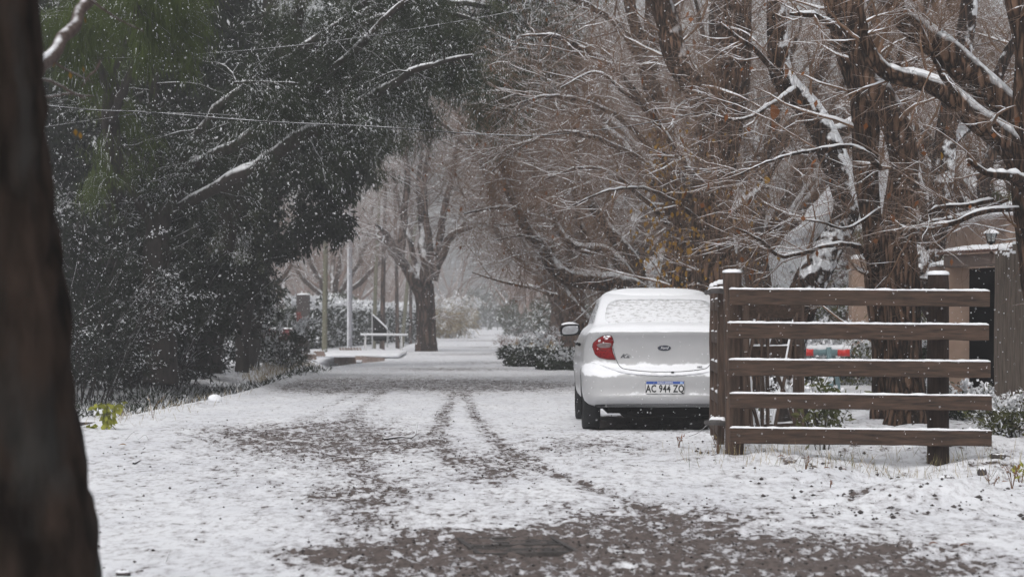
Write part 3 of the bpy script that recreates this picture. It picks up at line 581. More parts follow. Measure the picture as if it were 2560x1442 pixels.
for (a_, b_, d_, L_) in ((1497, 150, 36, .16), (1733, 98, 32, .15), (1962, 160, 26, .17), (1978, 170, 26, .10), (1932, 262, 26, .18), (1932, 300, 26, .14), (2263, 152, 24.3, .12), (1915, 440, 26, .10), (1500, 420, 41, .16), (1410, 190, 40, .12), (1640, 300, 32, .10), (2352, 380, 21.5, .08), (1720, 620, 31, .10), (1765, 610, 31, .09)):
    hanging_leaf(up_ if a_ < 1800 else find('thick straight trunk rising behind the timber rails of the fence'), P(a_, b_, d_), L_, 'leaf_rust' if L_ > .1 else 'leaf_ochre')
# --- generic bare trees, built once and copied
def generic(seed, h=8.5):
    st = rs.get_state(); rs.seed(seed)
    b = np.array([0, 0, -0.1]); th = 1.9 + rs.rand() * 0.8; lean = rs.normal(size=2) * 0.3
    fork = np.array([lean[0], lean[1], th]); limbs = [([b, b + (fork - b) * 0.5 + np.array([.05, 0, 0]), fork], [0.34, .26, .27])]
    for i in range(7):
        a = i / 7 * 6.28 + rs.rand() * .6; sp = 1.0 + rs.rand() * 2.4; hh = th + (h - th) * (0.6 + .4 * rs.rand())
        e = np.array([math.cos(a) * sp * 1.6, math.sin(a) * sp * 1.6, hh]); m1 = fork + (e - fork) * .35 + np.array([math.cos(a), math.sin(a), 0]) * .35 + rs.normal(size=3) * .15
        m2 = fork + (e - fork) * .7 + rs.normal(size=3) * .3
        limbs.append(([fork - np.array([0, 0, .2]), m1, m2, e], [0.15, .11, .07, .03]))
    o = bare_tree('bare_tree', 'x', limbs, lv=(9, 6, 6), L1=(0.9, 2.8), L2=(.6, 1.6), L3=(.4, 1.1), tw=0.0055, trop=(0.02, -0.04, -0.09), tstart=.2)
    rs.set_state(st); return o
def copy_tree(o, parent=None):
    c = o.copy(); C.objects.link(c)
    if parent is not None: c.parent = parent
    for ch in list(o.children): copy_tree(ch, c)
    return c
gens = [generic(101), generic(202, 9.0), generic(303, 8.0)]
spots = [
         (1.9, 76, 2, 'bare tree leaning its crown across the road opposite the forked tree', 'L'), 
         (3.4, 49, 2, 'bare tree whose twigs fill the top centre beside the weeping evergreen', 'L'), (3.0, 70, 1, 'tall bare tree showing between the two arching limbs', 'L'),
         (2.9, 62, 0, 'bare tree arching over the road far beyond the snowy arm of the crooked tree', 'v'),
         (-9.4, 126, 1, 'faded bare tree beyond the forked tree, left of the road', 'v'),
         (5.6, 47, 2, 'bare tree in the second row straight behind the car roof', 'v'),
         (8.8, 40, 0, 'bare tree deep in the garden behind the pillar', 'v'),
         (2.3, 82, 1, 'bare tree on the right verge past the brush pile', 'v'),
         (12.5, 52, 1, 'bare tree at the back of the garden under the white sky gap', 'v'),
         (6.0, 62, 2, 'hazy bare tree behind the second row tree above the car', 'v'),
         (2.0, 104, 0, 'small looking hazy bare tree at the right of the far road', 'v'),
         (9.5, 58, 2, 'bare tree filling the gap between the upright trunk and the leaning trunk', 'v'),
         (9.9, 43, 1, 'bare tree in the garden between the two snowy trunks', 'v'),
         (-11.5, 98, 2, 'bare tree behind the sign board and railing', 'v')]
for i, (x, y, k, lab, _) in enumerate(spots):
    first = k not in [s[2] for s in spots[:i]]
    o = gens[k] if first else copy_tree(gens[k])
    o.location = (x, y, gz(x, y) - 0.05); o.rotation_euler = (0, 0, i * 2.1); s = (1.3 if _ == 'L' else 0.9) + 0.25 * ((i * 37) % 10) / 10; o.scale = (s, s, s)
    o['label'] = lab; o['group'] = 'bare trees of the avenue'

# --- far wood: one mass of trees fading in the haze
def far_wood():
    st = rs.get_state(); rs.seed(55); acc = []; acs = []
    for i in range(46):
        side = 1 if i % 2 else -1
        y = 118 + (i // 2) * 8.0 + rs.rand() * 5; x = (2.6 + rs.rand() * 8 + (y > 200) * -1.5) if side > 0 else (-9.0 - rs.rand() * 9)
        x -= (y - 80) * 0.012
        if y > 265: x = -14 + 24 * rs.rand(); y = 262 + 30 * rs.rand()
        b = np.array([x, y, 0.0]); th = 2 + rs.rand(); h = 9 + 3 * rs.rand(); limbs = []
        fork = b + np.array([rs.normal() * .3, 0, th])
        T = [crom([b, (b + fork) / 2, fork], 8)]; Rr = [np.linspace(.35, .28, 8)]
        for j in range(6):
            a = rs.rand() * 6.28; sp = 2.2 + rs.rand() * 2.2; e = b + np.array([math.cos(a) * sp, math.sin(a) * sp, h * (.6 + .4 * rs.rand())])
            T.append(crom([fork, fork + (e - fork) * .4 + rs.normal(size=3) * .3, e], 8)); Rr.append(np.linspace(.16, .04, 8))
        T = np.stack(T); Rr = np.stack(Rr)
        a1, r1 = grow(T[1:], Rr[1:], 6, .2, 1, (1.2, 3), (.5, 1.3), .15, .0, 6, .4, .03)
        b1, rb = grow(a1, r1, 6, .1, 1, (.9, 2.2), (.3, 1.0), .12, -.12, 3, .6, .013); rb = np.maximum(rb, .010)
        acc += [tubes(T, Rr, 6), tubes(a1, r1, 4), tubes(b1, rb, 3)]
    v, q = join(acc); rs.set_state(st)
    o = mk('far_wood', v, q, mats=[M['twig_hazed']], kind='stuff'); tagit(o, 'hazy mass of bare trees closing the far end of the road', 'wood')
far_wood()

# ------------------------------------------------------------ evergreens
def foliage(name, parent, stems, nleaf, L, W, droop, mats, snowfrac, snowup=0.35, spread=0.1, clump=0.08, kind='stuff', out=0.6):
    """leaves along stems (B,n,3); snow lies on the topmost ones"""
    B, n, _ = stems.shape; i = rs.randint(0, B, nleaf); t = rs.rand(nleaf) ** .8 * (n - 1); k = np.minimum(t.astype(int), n - 2); f = (t - k)[:, None]
    pos = stems[i, k] * (1 - f) + stems[i, k + 1] * f; tan = nrm(stems[i, k + 1] - stems[i, k])
    d = nrm(tan * out + rs.normal(size=(nleaf, 3)) * 0.55 + np.array([0, 0, -droop])); pos = pos + rs.normal(size=pos.shape) * clump
    nzz = vnoise(pos[:, 0] * 1.6 + pos[:, 1] * .9, pos[:, 2] * 1.9, 4)
    lay = vnoise(i * 13.7, i * 0 + 0.5, 6)
    mi = (rs.rand(nleaf) < snowfrac * np.clip(2.6 * nzz - .5, 0.05, 2)).astype(int)
    if snowfrac >= .35:
        zt_ = np.percentile(pos[:, 2], 96); zb_ = pos[:, 2].min(); mi = np.where((pos[:, 2] > zb_ + (zt_ - zb_) * (.62 + .3 * nzz)) & (rs.rand(nleaf) < .8), 1, mi)
    sz_ = np.where(mi == 1, .55, 1.0); v, q = cards(pos, d, L * (.6 + .8 * rs.rand(nleaf)) * sz_, W * (.7 + .6 * rs.rand(nleaf)) * np.where(mi == 1, 1.35, 1.0))
    if W < .02:
        vv = v.reshape(-1, 4, 3)[:, [0, 2, 3]].copy(); vv[:, 0] = vv[:, 0] * 1.0; sd_ = (v.reshape(-1, 4, 3)[:, 1] - v.reshape(-1, 4, 3)[:, 3]); vv = np.stack([v.reshape(-1, 4, 3)[:, 0] - sd_ * .5, v.reshape(-1, 4, 3)[:, 0] + sd_ * .5, v.reshape(-1, 4, 3)[:, 2]], 1)
        return mk(name, vv.reshape(-1, 3), None, np.arange(len(vv) * 3).reshape(-1, 3), mats=mats, mi=mi, parent=parent, smooth=False, kind=kind)
    return mk(name, v, q, mats=mats, mi=mi, parent=parent, smooth=False, kind=kind)
def evergreen(name, label, limbs, lv, L1, L2, nleaf, leafL, leafW, droop, lmat, snowfrac, trunk_mat='bark_dark', tstart=.2, trop=(0, 0), spread=.1, clump=.06, cat='tree', group=None, out=.6, r2=.012):
    base = np.array(limbs[0][0][0], float); root = thing(name, label, cat, base, group); PP = []; RR = []
    for li, (pts, r) in enumerate(limbs):
        p, rr = limb_tube(pts, r, 26, 8, .15); v, q = tubes(p[None], rr[None], 9, .08)
        o = mk('trunk' if li == 0 else 'limb', v, q, mats=[M[trunk_mat]], parent=root)
        if li: v, q = capsnow(p[None], rr[None], 7, .45, .72); mk('snow_cap', v, q, mats=[M['snow']], parent=o, off=base)
        PP.append(p); RR.append(rr)
    PP = np.stack(PP); RR = np.stack(RR)
    a, ra = grow(PP, RR, lv[0], tstart, 1, L1, (R(35), R(95)), .14, trop[0], 8, .4, .022)
    b, rb = grow(a, ra, lv[1], .1, 1, L2, (R(20), R(80)), .15, trop[1], 5, .5, r2)
    v, q = join([tubes(a, ra, 4), tubes(b, rb, 3)]); mk('branches', v, q, mats=[M['bark_dark']], parent=root, kind='stuff')
    foliage('foliage', root, np.concatenate([b, a[:, 3:]]) , nleaf, leafL, leafW, droop, [M[lmat], M['snow']], snowfrac, clump=clump, out=out)
    return root
D = 38.0
evergreen('evergreen_tree', 'huge dark drooping evergreen leaning right with snow lined diagonal limbs', [
    (px((400, 960, D), (395, 800, D), (400, 620, D), (412, 530, D), (430, 490, D)), [.32, .28, .22, .2, .18]),
    (px((412, 530, D), (470, 430, D), (570, 370, D - 1), (700, 290, D - 1), (830, 180, D - 2), (950, 60, D - 2), (1080, -60, D - 2)), [.16, .14, .10, .09, .08, .06, .05]),
    (px((440, 520, D), (580, 445, D - 1), (700, 370, D - 1), (820, 310, D - 2), (930, 240, D - 2), (1050, 170, D - 3), (1180, 140, D - 3)), [.07, .11, .12, .10, .08, .05, .03]),
    (px((412, 500, D), (520, 300, D), (640, 200, D), (760, 120, D), (900, 20, D), (980, -60, D)), [.12, .1, .08, .07, .06, .05]),
    (px((400, 560, D), (392, 400, D), (380, 200, D), (360, 0, D), (350, -200, D)), [.12, .1, .09, .08, .06]),
    (px((400, 600, D), (300, 400, D), (220, 200, D), (150, 0, D)), [.12, .1, .08, .06]),
    (px((730, 340, D - 1), (780, 290, D - 1), (850, 240, D - 2), (940, 120, D - 2)), [.05, .045, .04, .02]),
    (px((585, 207, D - 3), (640, 205, D - 3), (745, 208, D - 3)), [.02, .025, .012]),
], (30, 8), (0.7, 2.2), (.4, 1.1), 130000, .11, .011, .75, 'leaf_dark', .09, tstart=.1, trop=((0, .10, 0), (0, .10, -.08)))
D = 42.0
evergreen('evergreen_tree', 'grey green weeping evergreen hanging over the road at the top centre', [
    (px((520, 930, D), (540, 700, D), (600, 400, D), (700, 150, D), (780, -50, D)), [.26, .22, .2, .16, .12]),
    (px((640, 280, D), (780, 150, D - 1), (940, 50, D - 2), (1100, 10, D - 3), (1260, 20, D - 3), (1340, 60, D - 3)), [.12, .1, .08, .06, .04, .02]),
    (px((700, 180, D), (860, 60, D - 1), (1050, -20, D - 2), (1200, -60, D - 3), (1330, -20, D - 3)), [.12, .1, .08, .06, .03]),
    (px((760, 260, D - 1), (900, 180, D - 2), (1040, 130, D - 3), (1160, 150, D - 3), (1260, 200, D - 3)), [.07, .06, .05, .04, .02]),
    (px((780, 300, D - 1), (900, 270, D - 2), (980, 260, D - 2), (1060, 290, D - 2)), [.05, .04, .03, .02]),
    (px((1100, 10, D - 3), (1180, 90, D - 3), (1250, 170, D - 3)), [.04, .03, .015]),
    (px((1050, 20, D - 3), (1180, 50, D - 3), (1300, 110, D - 3), (1360, 170, D - 3)), [.05, .04, .03, .015]),
    (px((1000, 120, D - 3), (1120, 180, D - 3), (1230, 240, D - 3), (1290, 320, D - 3)), [.05, .04, .03, .015]),
    (px((1150, -20, D - 3), (1260, -40, D - 3), (1350, 0, D - 3), (1400, 60, D - 3)), [.05, .04, .03, .015]),
], (28, 8), (0.5, 1.7), (.35, .9), 120000, .11, .012, 1.0, 'leaf_grey', .24, tstart=.25, trop=((0, .03, -.05), (0, .03, -.12)))
D = 50.0
evergreen('evergreen_tree', 'black green tree filling the gap behind the leaning evergreen', [
    (px((330, 930, D), (330, 600, D), (320, 300, D), (330, 0, D), (330, -300, D)), [.3, .28, .24, .2, .15]),
    (px((325, 400, D), (420, 250, D), (520, 100, D), (600, -100, D)), [.15, .12, .1, .06]),
    (px((325, 350, D), (220, 200, D), (120, 80, D), (40, -100, D)), [.15, .12, .1, .06]),
    (px((325, 500, D), (200, 420, D), (100, 380, D), (20, 300, D)), [.15, .12, .1, .06]),
    (px((325, 500, D), (450, 400, D), (560, 300, D), (640, 180, D)), [.15, .12, .1, .06]),
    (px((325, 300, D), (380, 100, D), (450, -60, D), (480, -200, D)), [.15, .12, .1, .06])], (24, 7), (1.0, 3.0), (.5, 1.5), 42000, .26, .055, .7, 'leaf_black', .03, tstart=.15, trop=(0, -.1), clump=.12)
evergreen('evergreen_tree', 'dark evergreen behind the weeping crown at the top centre', [
    (px((620, 930, 56), (640, 600, 56), (650, 300, 56), (680, 0, 56), (700, -300, 56)), [.3, .28, .24, .2, .15]),
    (px((645, 400, 56), (760, 250, 56), (900, 120, 56), (1010, 60, 56)), [.15, .12, .1, .06]),
    (px((645, 500, 56), (560, 380, 56), (500, 200, 56), (470, 0, 56)), [.15, .12, .1, .06]),
    (px((650, 300, 56), (780, 120, 56), (900, -20, 56), (960, -100, 56)), [.15, .12, .1, .06]),
    (px((645, 450, 56), (740, 360, 56), (850, 300, 56), (900, 280, 56)), [.12, .1, .06, .04])], (24, 7), (1.0, 2.8), (.5, 1.5), 38000, .26, .045, .9, 'leaf_dark', .08, tstart=.15, trop=(0, -.12), clump=.12)
evergreen('evergreen_tree', 'glossy leaved dark tree bulging toward the grey pole', [
    (px((605, 930, 47), (610, 800, 47), (640, 650, 47), (670, 500, 47), (700, 350, 47), (700, 200, 47)), [.16, .15, .14, .12, .1, .06]),
    (px((690, 620, 47), (740, 560, 46), (800, 520, 45), (840, 540, 45)), [.08, .06, .04, .02]),
    (px((690, 500, 47), (760, 430, 46), (810, 400, 45), (850, 440, 45)), [.08, .06, .04, .02]),
    (px((690, 560, 47), (620, 520, 46), (560, 520, 45)), [.08, .06, .04]),
    (px((690, 600, 47), (640, 640, 46), (600, 660, 45), (720, 640, 44)), [.08, .06, .04, .02]),
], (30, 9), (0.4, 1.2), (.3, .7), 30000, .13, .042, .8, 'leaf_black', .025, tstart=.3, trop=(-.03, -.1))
evergreen('evergreen_tree', 'moss green weeping tree at the left behind the foreground trunk', [
    (px((300, 960, 41), (290, 700, 40), (280, 400, 37), (270, 100, 35), (260, -150, 34)), [.2, .18, .15, .12, .1]),
    (px((280, 300, 36), (340, 150, 33), (400, 60, 32), (420, 0, 32)), [.07, .06, .04, .03]),
    (px((280, 250, 36), (220, 100, 33), (180, 0, 32)), [.07, .06, .04]),
    (px((280, 200, 36), (330, 60, 32), (360, -60, 31), (390, -100, 31)), [.06, .05, .04, .03]),
], (22, 8), (0.4, 1.3), (.4, 1.0), 34000, .20, .009, 1.6, 'leaf_moss', .03, tstart=.45, trop=(-.05, -.3))
# dark understorey: one tall shrub after another along the ditch
def shrub(name, label, cx, cy_, rx, ry, h, ns, nleaf, L, W, lmat, snowfrac, cat='shrub', z=None, group=None, droop=.2, Ls=None, splay=.5):
    z0 = gz(cx, cy_) if z is None else z; root = thing(name, label, cat, (cx, cy_, z0), group)
    a = rs.rand(ns) * 6.28; rr = np.sqrt(rs.rand(ns)); b = np.stack([cx + np.cos(a) * rr * rx * .6, cy_ + np.sin(a) * rr * ry * .6, np.full(ns, z0 - .03)], 1)
    d = nrm(np.stack([np.cos(a) * rr * splay, np.sin(a) * rr * splay, np.ones(ns)], 1)); hh = h * (1 - .35 * rr ** 2) * (.8 + .25 * rs.rand(ns)); m = 9; pts = np.empty((ns, m, 3)); pts[:, 0] = b
    for k in range(1, m):
        d = nrm(d + .09 * rs.normal(size=(ns, 3)) + np.stack([np.cos(a), np.sin(a), 0 * a], 1) * .03); pts[:, k] = pts[:, k - 1] + d * (hh / (m - 1))[:, None]
    r = np.linspace(.014, .005, m)[None] * np.ones((ns, 1)) * max(.5, h / 3)
    c, rc = grow(pts, r, 7, .08, 1, (.15 * h, .38 * h) if Ls is None else Ls, (R(30), R(80)), .14, .02, 4, .5, .006)
    v, q = join([tubes(pts, r, 3), tubes(c, rc, 3)]); mk('stems', v, q, mats=[M['bark_dark']], parent=root, kind='stuff')
    foliage('foliage', root, c, nleaf, L, W, droop, [M[lmat], M['snow']], snowfrac, clump=.03)
    return root
und = [(-6.9, 40.5, 1.1, 1, 3.9, 'dense black bush between the cedar like shrub and the tall shrub', 24000, .15, .030, .02),
       (-7.2, 36.5, 1.2, 1, 3.6, 'dark cedar like shrub with snowy fronds just right of the foreground trunk', 30000, .09, .012, .20),
       (-6.3, 39, 1.0, 1, 3.3, 'tall black green shrub left of the middle of the thicket', 20000, .13, .024, .02),
       (-6.5, 43, .8, 1, 3.6, 'tall bushy evergreen with drooping snow flecked leaves in mid thicket', 20000, .13, .024, .03),
       (-6.9, 48, .8, 1, 3.2, 'dark bush at the right end of the thicket beside the ditch', 18000, .12, .024, .03),
       (-8.6, 42, 1.6, 1, 4.5, 'tallest dark bush rising at the back of the thicket', 26000, .15, .03, .02),
       (-8.9, 50, 1.4, 1, 4.5, 'deep black bush behind the glossy leaved tree', 24000, .15, .032, .015),
       (-9.8, 47, 1.8, 1, 5.2, 'black green bush farthest back on the left', 26000, .16, .036, .01)]
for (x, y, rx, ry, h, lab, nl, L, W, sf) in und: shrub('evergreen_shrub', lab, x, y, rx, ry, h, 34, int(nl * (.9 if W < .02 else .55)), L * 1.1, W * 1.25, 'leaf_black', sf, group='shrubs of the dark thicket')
shrub('evergreen_shrub', 'dark hazy bush behind the brick pillar', -9.6, 86, 1.6, 1, 3.2, 30, 7000, .2, .06, 'leaf_dark', .25)
shrub('evergreen_shrub', 'spiky snow tipped bush reaching toward the red pillar', -6.1, 58, .6, .6, 1.9, 22, 7000, .22, .026, 'leaf_dark', .35, droop=0)
# snow dusted ground plants under the thicket
def ground_tufts(name, label, cat, pts, n, L, W, mats, up=1.0, sf=.4):
    pts = np.array(pts); i = rs.randint(0, len(pts) - 1, n); f = rs.rand(n)[:, None]; p = pts[i] * (1 - f) + pts[i + 1] * f
    p = p + rs.normal(size=p.shape) * np.array([.28, .7]); z = ground_z(p[:, 0], p[:, 1]); pos = np.column_stack([p, z - .01])
    d = np.stack([rs.normal(size=n) * .5, rs.normal(size=n) * .5, up * np.ones(n)], 1); v, q = cards(pos, d, L * (.4 + rs.rand(n)), W)
    o = mk(name, v, q, mats=mats, mi=(rs.rand(n) < sf).astype(int), smooth=False, kind='stuff'); return tagit(o, label, cat)
ground_tufts('undergrowth', 'snow dusted weeds and ivy at the foot of the dark thicket', 'undergrowth', [(-7.6, 35.2), (-6.2, 36.2), (-5.6, 38), (-5.3, 42), (-5.1, 46), (-5.0, 52)], 22000, .16, .022, [M['leaf_dark'], M['snow']], .5, .35)
ground_tufts('verge_grass', 'dry snowy grass along the ditch beyond the thicket', 'grass', [(-5.4, 50), (-5.7, 55), (-5.9, 60), (-6.0, 64)], 6000, .22, .012, [M['straw'], M['snow']], 1.2, .35)
ground_tufts('edge_grass', 'sparse dry stems along the left road edge', 'grass', [(-4.5, 25), (-4.55, 30), (-4.6, 36)], 500, .12, .006, [M['straw'], M['snow']], 1.5, .4)
ground_tufts('fence_grass', 'dry grass blades poking through snow around the fence posts', 'grass', [(1.6, 18.6), (2.4, 18.3), (3.4, 18), (4.2, 18.5)], 700, .13, .004, [M['straw'], M['leaf_olive']], 1.5, .3)

# hedges and bushes elsewhere
shrub('hedge', 'snow topped round hedge seen between the upper rails left of the thick trunk', 5.9, 41.2, 1.3, .6, 1.25, 60, 16000, .07, .05, 'leaf_olive', .62, cat='hedge', Ls=(.15, .4))
shrub('hedge', 'snowy clipped bush right of the round post below the portal', 6.9, 32.5, 1.0, .7, 1.45, 50, 12000, .07, .045, 'leaf_dark', .5, cat='hedge', Ls=(.15, .4))
shrub('evergreen_shrub', 'tall snowy grey bush behind the stucco pillar', 7.9, 48, 1.6, 1, 3.2, 40, 14000, .10, .035, 'leaf_olive', .42)
shrub('bamboo_clump', 'yellow green bamboo like clump behind the lantern', 8.4, 39.5, 1.1, .8, 4.2, 40, 16000, .17, .022, 'leaf_olive', .22, droop=.9, cat='bamboo')
shrub('evergreen_shrub', 'broad snowy bush beyond the leaning trunk', 4.9, 50, 2.2, 1, 3.4, 40, 13000, .12, .04, 'leaf_olive', .45)
shrub('evergreen_shrub', 'low snow covered evergreen bush at the foot of the right post', 5.2, 26, .9, .5, .55, 26, 5000, .08, .03, 'leaf_dark', .6)
shrub('evergreen_shrub', 'shaggy snowy bush at the base of the stake fence', 5.0, 22.0, .45, .5, .6, 30, 5000, .07, .018, 'leaf_olive', .55)
shrub('sapling', 'small broad leaved sapling between the fence posts', 2.80, 20.2, .14, .12, .72, 6, 200, .09, .034, 'leaf_olive', .2, cat='plant', splay=.3, Ls=(.1, .3))
shrub('evergreen_shrub', 'snow weighted bush behind the tall wooden gate leaf', 2.95, 23.2, .42, .35, .62, 24, 2600, .08, .03, 'leaf_olive', .5)
shrub('brush_pile', 'heap of leafy snow covered brush left of the parked car', 0.75, 58, 1.0, 1.2, .95, 46, 9000, .13, .04, 'leaf_dark', .38, cat='brush pile', splay=1.6)
shrub('brush_pile', 'second lower heap of leafy brush nearest the road', 1.35, 53, .7, .8, .6, 30, 5000, .12, .04, 'leaf_dark', .42, cat='brush pile', splay=1.6)
shrub('dry_grass_clump', 'straw coloured dry grass heap behind the leafy brush', 0.7, 70, .8, 1.5, .6, 50, 5000, .25, .02, 'straw', .25, cat='grass', splay=1.2)
shrub('brush_pile', 'bare purple grey heap of cut twigs beside the far road', 0.9, 88, 1.4, 2, 1.3, 60, 3000, .25, .014, 'leaf_rust', .4, cat='brush pile', splay=1.7)
shrub('evergreen_shrub', 'grey bush closing the far end of the road', -1.5, 296, 9, 5, 6.5, 60, 16000, .6, .25, 'leaf_grey', .25, group='shrubs at the end of the road')
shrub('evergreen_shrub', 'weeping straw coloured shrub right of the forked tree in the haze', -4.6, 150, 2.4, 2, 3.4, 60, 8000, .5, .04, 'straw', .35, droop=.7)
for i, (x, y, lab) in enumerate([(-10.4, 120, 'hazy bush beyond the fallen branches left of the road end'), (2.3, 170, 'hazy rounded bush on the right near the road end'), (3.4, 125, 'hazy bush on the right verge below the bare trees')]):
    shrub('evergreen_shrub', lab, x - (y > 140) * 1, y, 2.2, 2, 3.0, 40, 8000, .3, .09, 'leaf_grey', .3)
# clipped cypress hedge behind the left pavement
def hedge_wall():
    A, B_ = P(765, 860, 98), P(1045, 860, 150); root = thing('hedge', 'long clipped cypress hedge with snowy top behind the pole', 'hedge', (A[0], 98, 0))
    n = 36000; t = rs.rand(n); h = 1.9 + .25 * vnoise(t * 14, t * 0, 3)
    u = rs.rand(n); face = rs.rand(n) < .72
    x = A[0] + (B_[0] - A[0]) * t; y = 98 + 52 * t
    z = np.where(face, u * h, h + .05 * rs.normal(size=n)); dx = np.where(face, .35 * (rs.rand(n) - .3), -1.2 * rs.rand(n)); bump = .25 * vnoise(t * 40, z * 2, 8)
    pos = np.column_stack([x + dx + bump, y, z]); d = rs.normal(size=(n, 3)) + np.array([0, 0, .3]); v, q = cards(pos, d, .26, .09)
    sn = rs.rand(n) < np.where(face, .24 + .5 * (z > h - .35), .9)
    mk('foliage', v, q, mats=[M['leaf_dark'], M['snow']], mi=sn.astype(int), parent=root, smooth=False, kind='stuff')
    c = MB(); c.box(((A[0] + B_[0]) / 2 - .75, 124, .85), (1.0, 52.0, 1.7), rot=Matrix.Rotation(-math.atan2(B_[0] - A[0], 52), 4, 'Z')); c.build('stems', M['leaf_black'], root)
hedge_wall()

# ------------------------------------------------------------ parked car
def outline(w_, yr, yf, rc, rf, bow, fb):
    """plan outline of the car at one height, rear at y=yr"""
    def half():
        p = []
        for i in range(10):
            x = (w_ - rc) * i / 10; p.append((x, yr + bow * (x / w_) ** 2 * 0.6))
        y0 = yr + bow * ((w_ - rc) / w_) ** 2 * .6
        for i in range(10):
            a = i / 10 * math.pi / 2; p.append((w_ - rc + rc * math.sin(a), y0 + rc * 1.15 * (1 - math.cos(a))))
        ys_, ye = y0 + rc * 1.15, yf - rf * 1.3 - fb
        for i in range(22):
            t = i / 22; p.append((w_ * (1 + .0 * t) , ys_ + (ye - ys_) * t))
        for i in range(10):
            a = i / 10 * math.pi / 2; p.append((w_ - rf + rf * math.cos(a), ye + rf * 1.3 * math.sin(a)))
        for i in range(11):
            x = (w_ - rf) * (1 - i / 10); p.append((x, yf - fb * (x / max(w_ - rf, .01)) ** 2))
        return p
    h = half(); L_ = [(-x, y) for x, y in h[1:-1]][::-1]
    return np.array(h + L_)
CX, CY = 1.592, 23.3
def car():
    m, t, b = newmat('white_car_paint'); g = N(t, 'ShaderNodeNewGeometry'); tc = N(t, 'ShaderNodeTexCoord')
    sx = N(t, 'ShaderNodeSeparateXYZ'); t.links.new(g.outputs['Normal'], sx.inputs[0]); so = N(t, 'ShaderNodeSeparateXYZ'); t.links.new(tc.outputs['Object'], so.inputs[0])
    n = N(t, 'ShaderNodeTexNoise', Scale=9.0, Detail=4.0); t.links.new(tc.outputs['Object'], n.inputs['Vector'])
    # wet snow clinging to the rear quarter
    cl = ramp(t, mathn(t, 'ABSOLUTE', mathn(t, 'ADD', so.outputs[2], -0.66)), 0.03, 0.16, (1, 1, 1, 1), (0, 0, 0, 1))
    side = ramp(t, mathn(t, 'ABSOLUTE', so.outputs[0]), 0.40, 0.62)
    cling = mathn(t, 'MULTIPLY', mathn(t, 'MULTIPLY', cl.outputs[0], side.outputs[0]), 0.30)
    a = mathn(t, 'ADD', mathn(t, 'ADD', sx.outputs[2], cling), mathn(t, 'MULTIPLY', mathn(t, 'SUBTRACT', n.outputs[0], .5), .6))
    r = ramp(t, a, 0.30, 0.42); n2 = N(t, 'ShaderNodeTexNoise', Scale=3.0, Detail=3.0); t.links.new(tc.outputs['Object'], n2.inputs['Vector'])
    pc = ramp(t, n2.outputs[0], .3, .7, (0.36, 0.36, 0.37, 1), (0.42, 0.42, 0.43, 1))
    t.links.new(mixc(t, r.outputs[0], pc.outputs[0], SNOWC), b.inputs['Base Color'])
    rr = ramp(t, r.outputs[0], 0, 1, (.28, .28, .28, 1), (.8, .8, .8, 1)); t.links.new(rr.outputs[0], b.inputs['Roughness'])
    n3 = N(t, 'ShaderNodeTexNoise', Scale=28.0, Detail=4.0); t.links.new(tc.outputs['Object'], n3.inputs['Vector'])
    bp = N(t, 'ShaderNodeBump', Strength=.5, Distance=.012); t.links.new(mathn(t, 'MULTIPLY', n3.outputs[0], r.outputs[0]), bp.inputs['Height']); t.links.new(bp.outputs[0], b.inputs['Normal'])
    b.inputs['Coat Weight'].default_value = 0.25; paint = m
    root = thing('parked_car', 'white saloon car with snowy roof and boot parked at the right of the road', 'car', (CX, CY, 0))
    off = np.array([CX, CY, 0.0])
    st = [(0.255, .22, 4.02, .70, .12, .2, .10, .1), (0.285, .06, 4.12, .785, .16, .3, .12, .12), (.32, .012, 4.2, .825, .20, .4, .13, .16), (.36, -.005, 4.22, .84, .22, .42, .14, .2),
          (.385, .0, 4.24, .845, .22, .45, .14, .2), (.40, .010, 4.24, .848, .22, .45, .13, .2), (.47, .02, 4.25, .852, .23, .45, .13, .2), (.56, .02, 4.25, .855, .23, .45, .13, .2), (.62, .035, 4.24, .857, .23, .45, .13, .2), (.645, .055, 4.23, .857, .23, .45, .13, .2),
          (.66, .085, 4.22, .857, .22, .45, .12, .2), (.72, .115, 4.20, .855, .21, .45, .11, .2), (.80, .125, 4.12, .848, .21, .45, .10, .2), (.88, .13, 4.02, .836, .20, .45, .10, .2), (.95, .125, 3.80, .822, .20, .45, .10, .2),
          (1.0, .105, 3.55, .806, .20, .42, .10, .2), (1.035, .085, 3.38, .792, .19, .42, .10, .2), (1.06, .10, 3.25, .776, .18, .4, .09, .2), (1.078, .15, 3.16, .762, .17, .4, .09, .2), (1.095, .30, 3.08, .742, .16, .38, .09, .2),
          (1.115, .44, 3.0, .722, .15, .36, .08, .2), (1.15, .52, 2.93, .71, .15, .34, .07, .18), (1.22, .64, 2.80, .688, .15, .3, .07, .16), (1.30, .80, 2.62, .658, .15, .28, .06, .14), (1.37, .96, 2.44, .632, .15, .26, .06, .12), (1.42, 1.10, 2.30, .605, .16, .24, .05, .1), (1.452, 1.24, 2.18, .575, .17, .2, .05, .08), (1.472, 1.42, 2.06, .50, .17, .18, .04, .05), (1.480, 1.6, 1.95, .33, .12, .12, .03, .03), (1.483, 1.7, 1.85, .15, .05, .05, .02, .02)]
    V = []
    for (z, *a_) in st:
        o_ = outline(a_[2], a_[0], a_[1], a_[3], a_[4], a_[5], a_[6]); V.append(np.column_stack([o_, np.full(len(o_), z)]))
    k = len(V[0]); n = len(V); V = np.concatenate(V) + off
    i = np.arange(n - 1)[:, None] * k; j = np.arange(k)[None]; j2 = (j + 1) % k
    q = np.stack([i + j, i + j2, i + k + j2, i + k + j], -1).reshape(-1, 4)
    me = bpy.data.meshes.new('body'); me.from_pydata((V - off).tolist(), [], [tuple(a_) for a_ in q] + [tuple(range(k))[::-1], tuple(range((n - 1) * k, n * k))]); me.materials.append(paint)
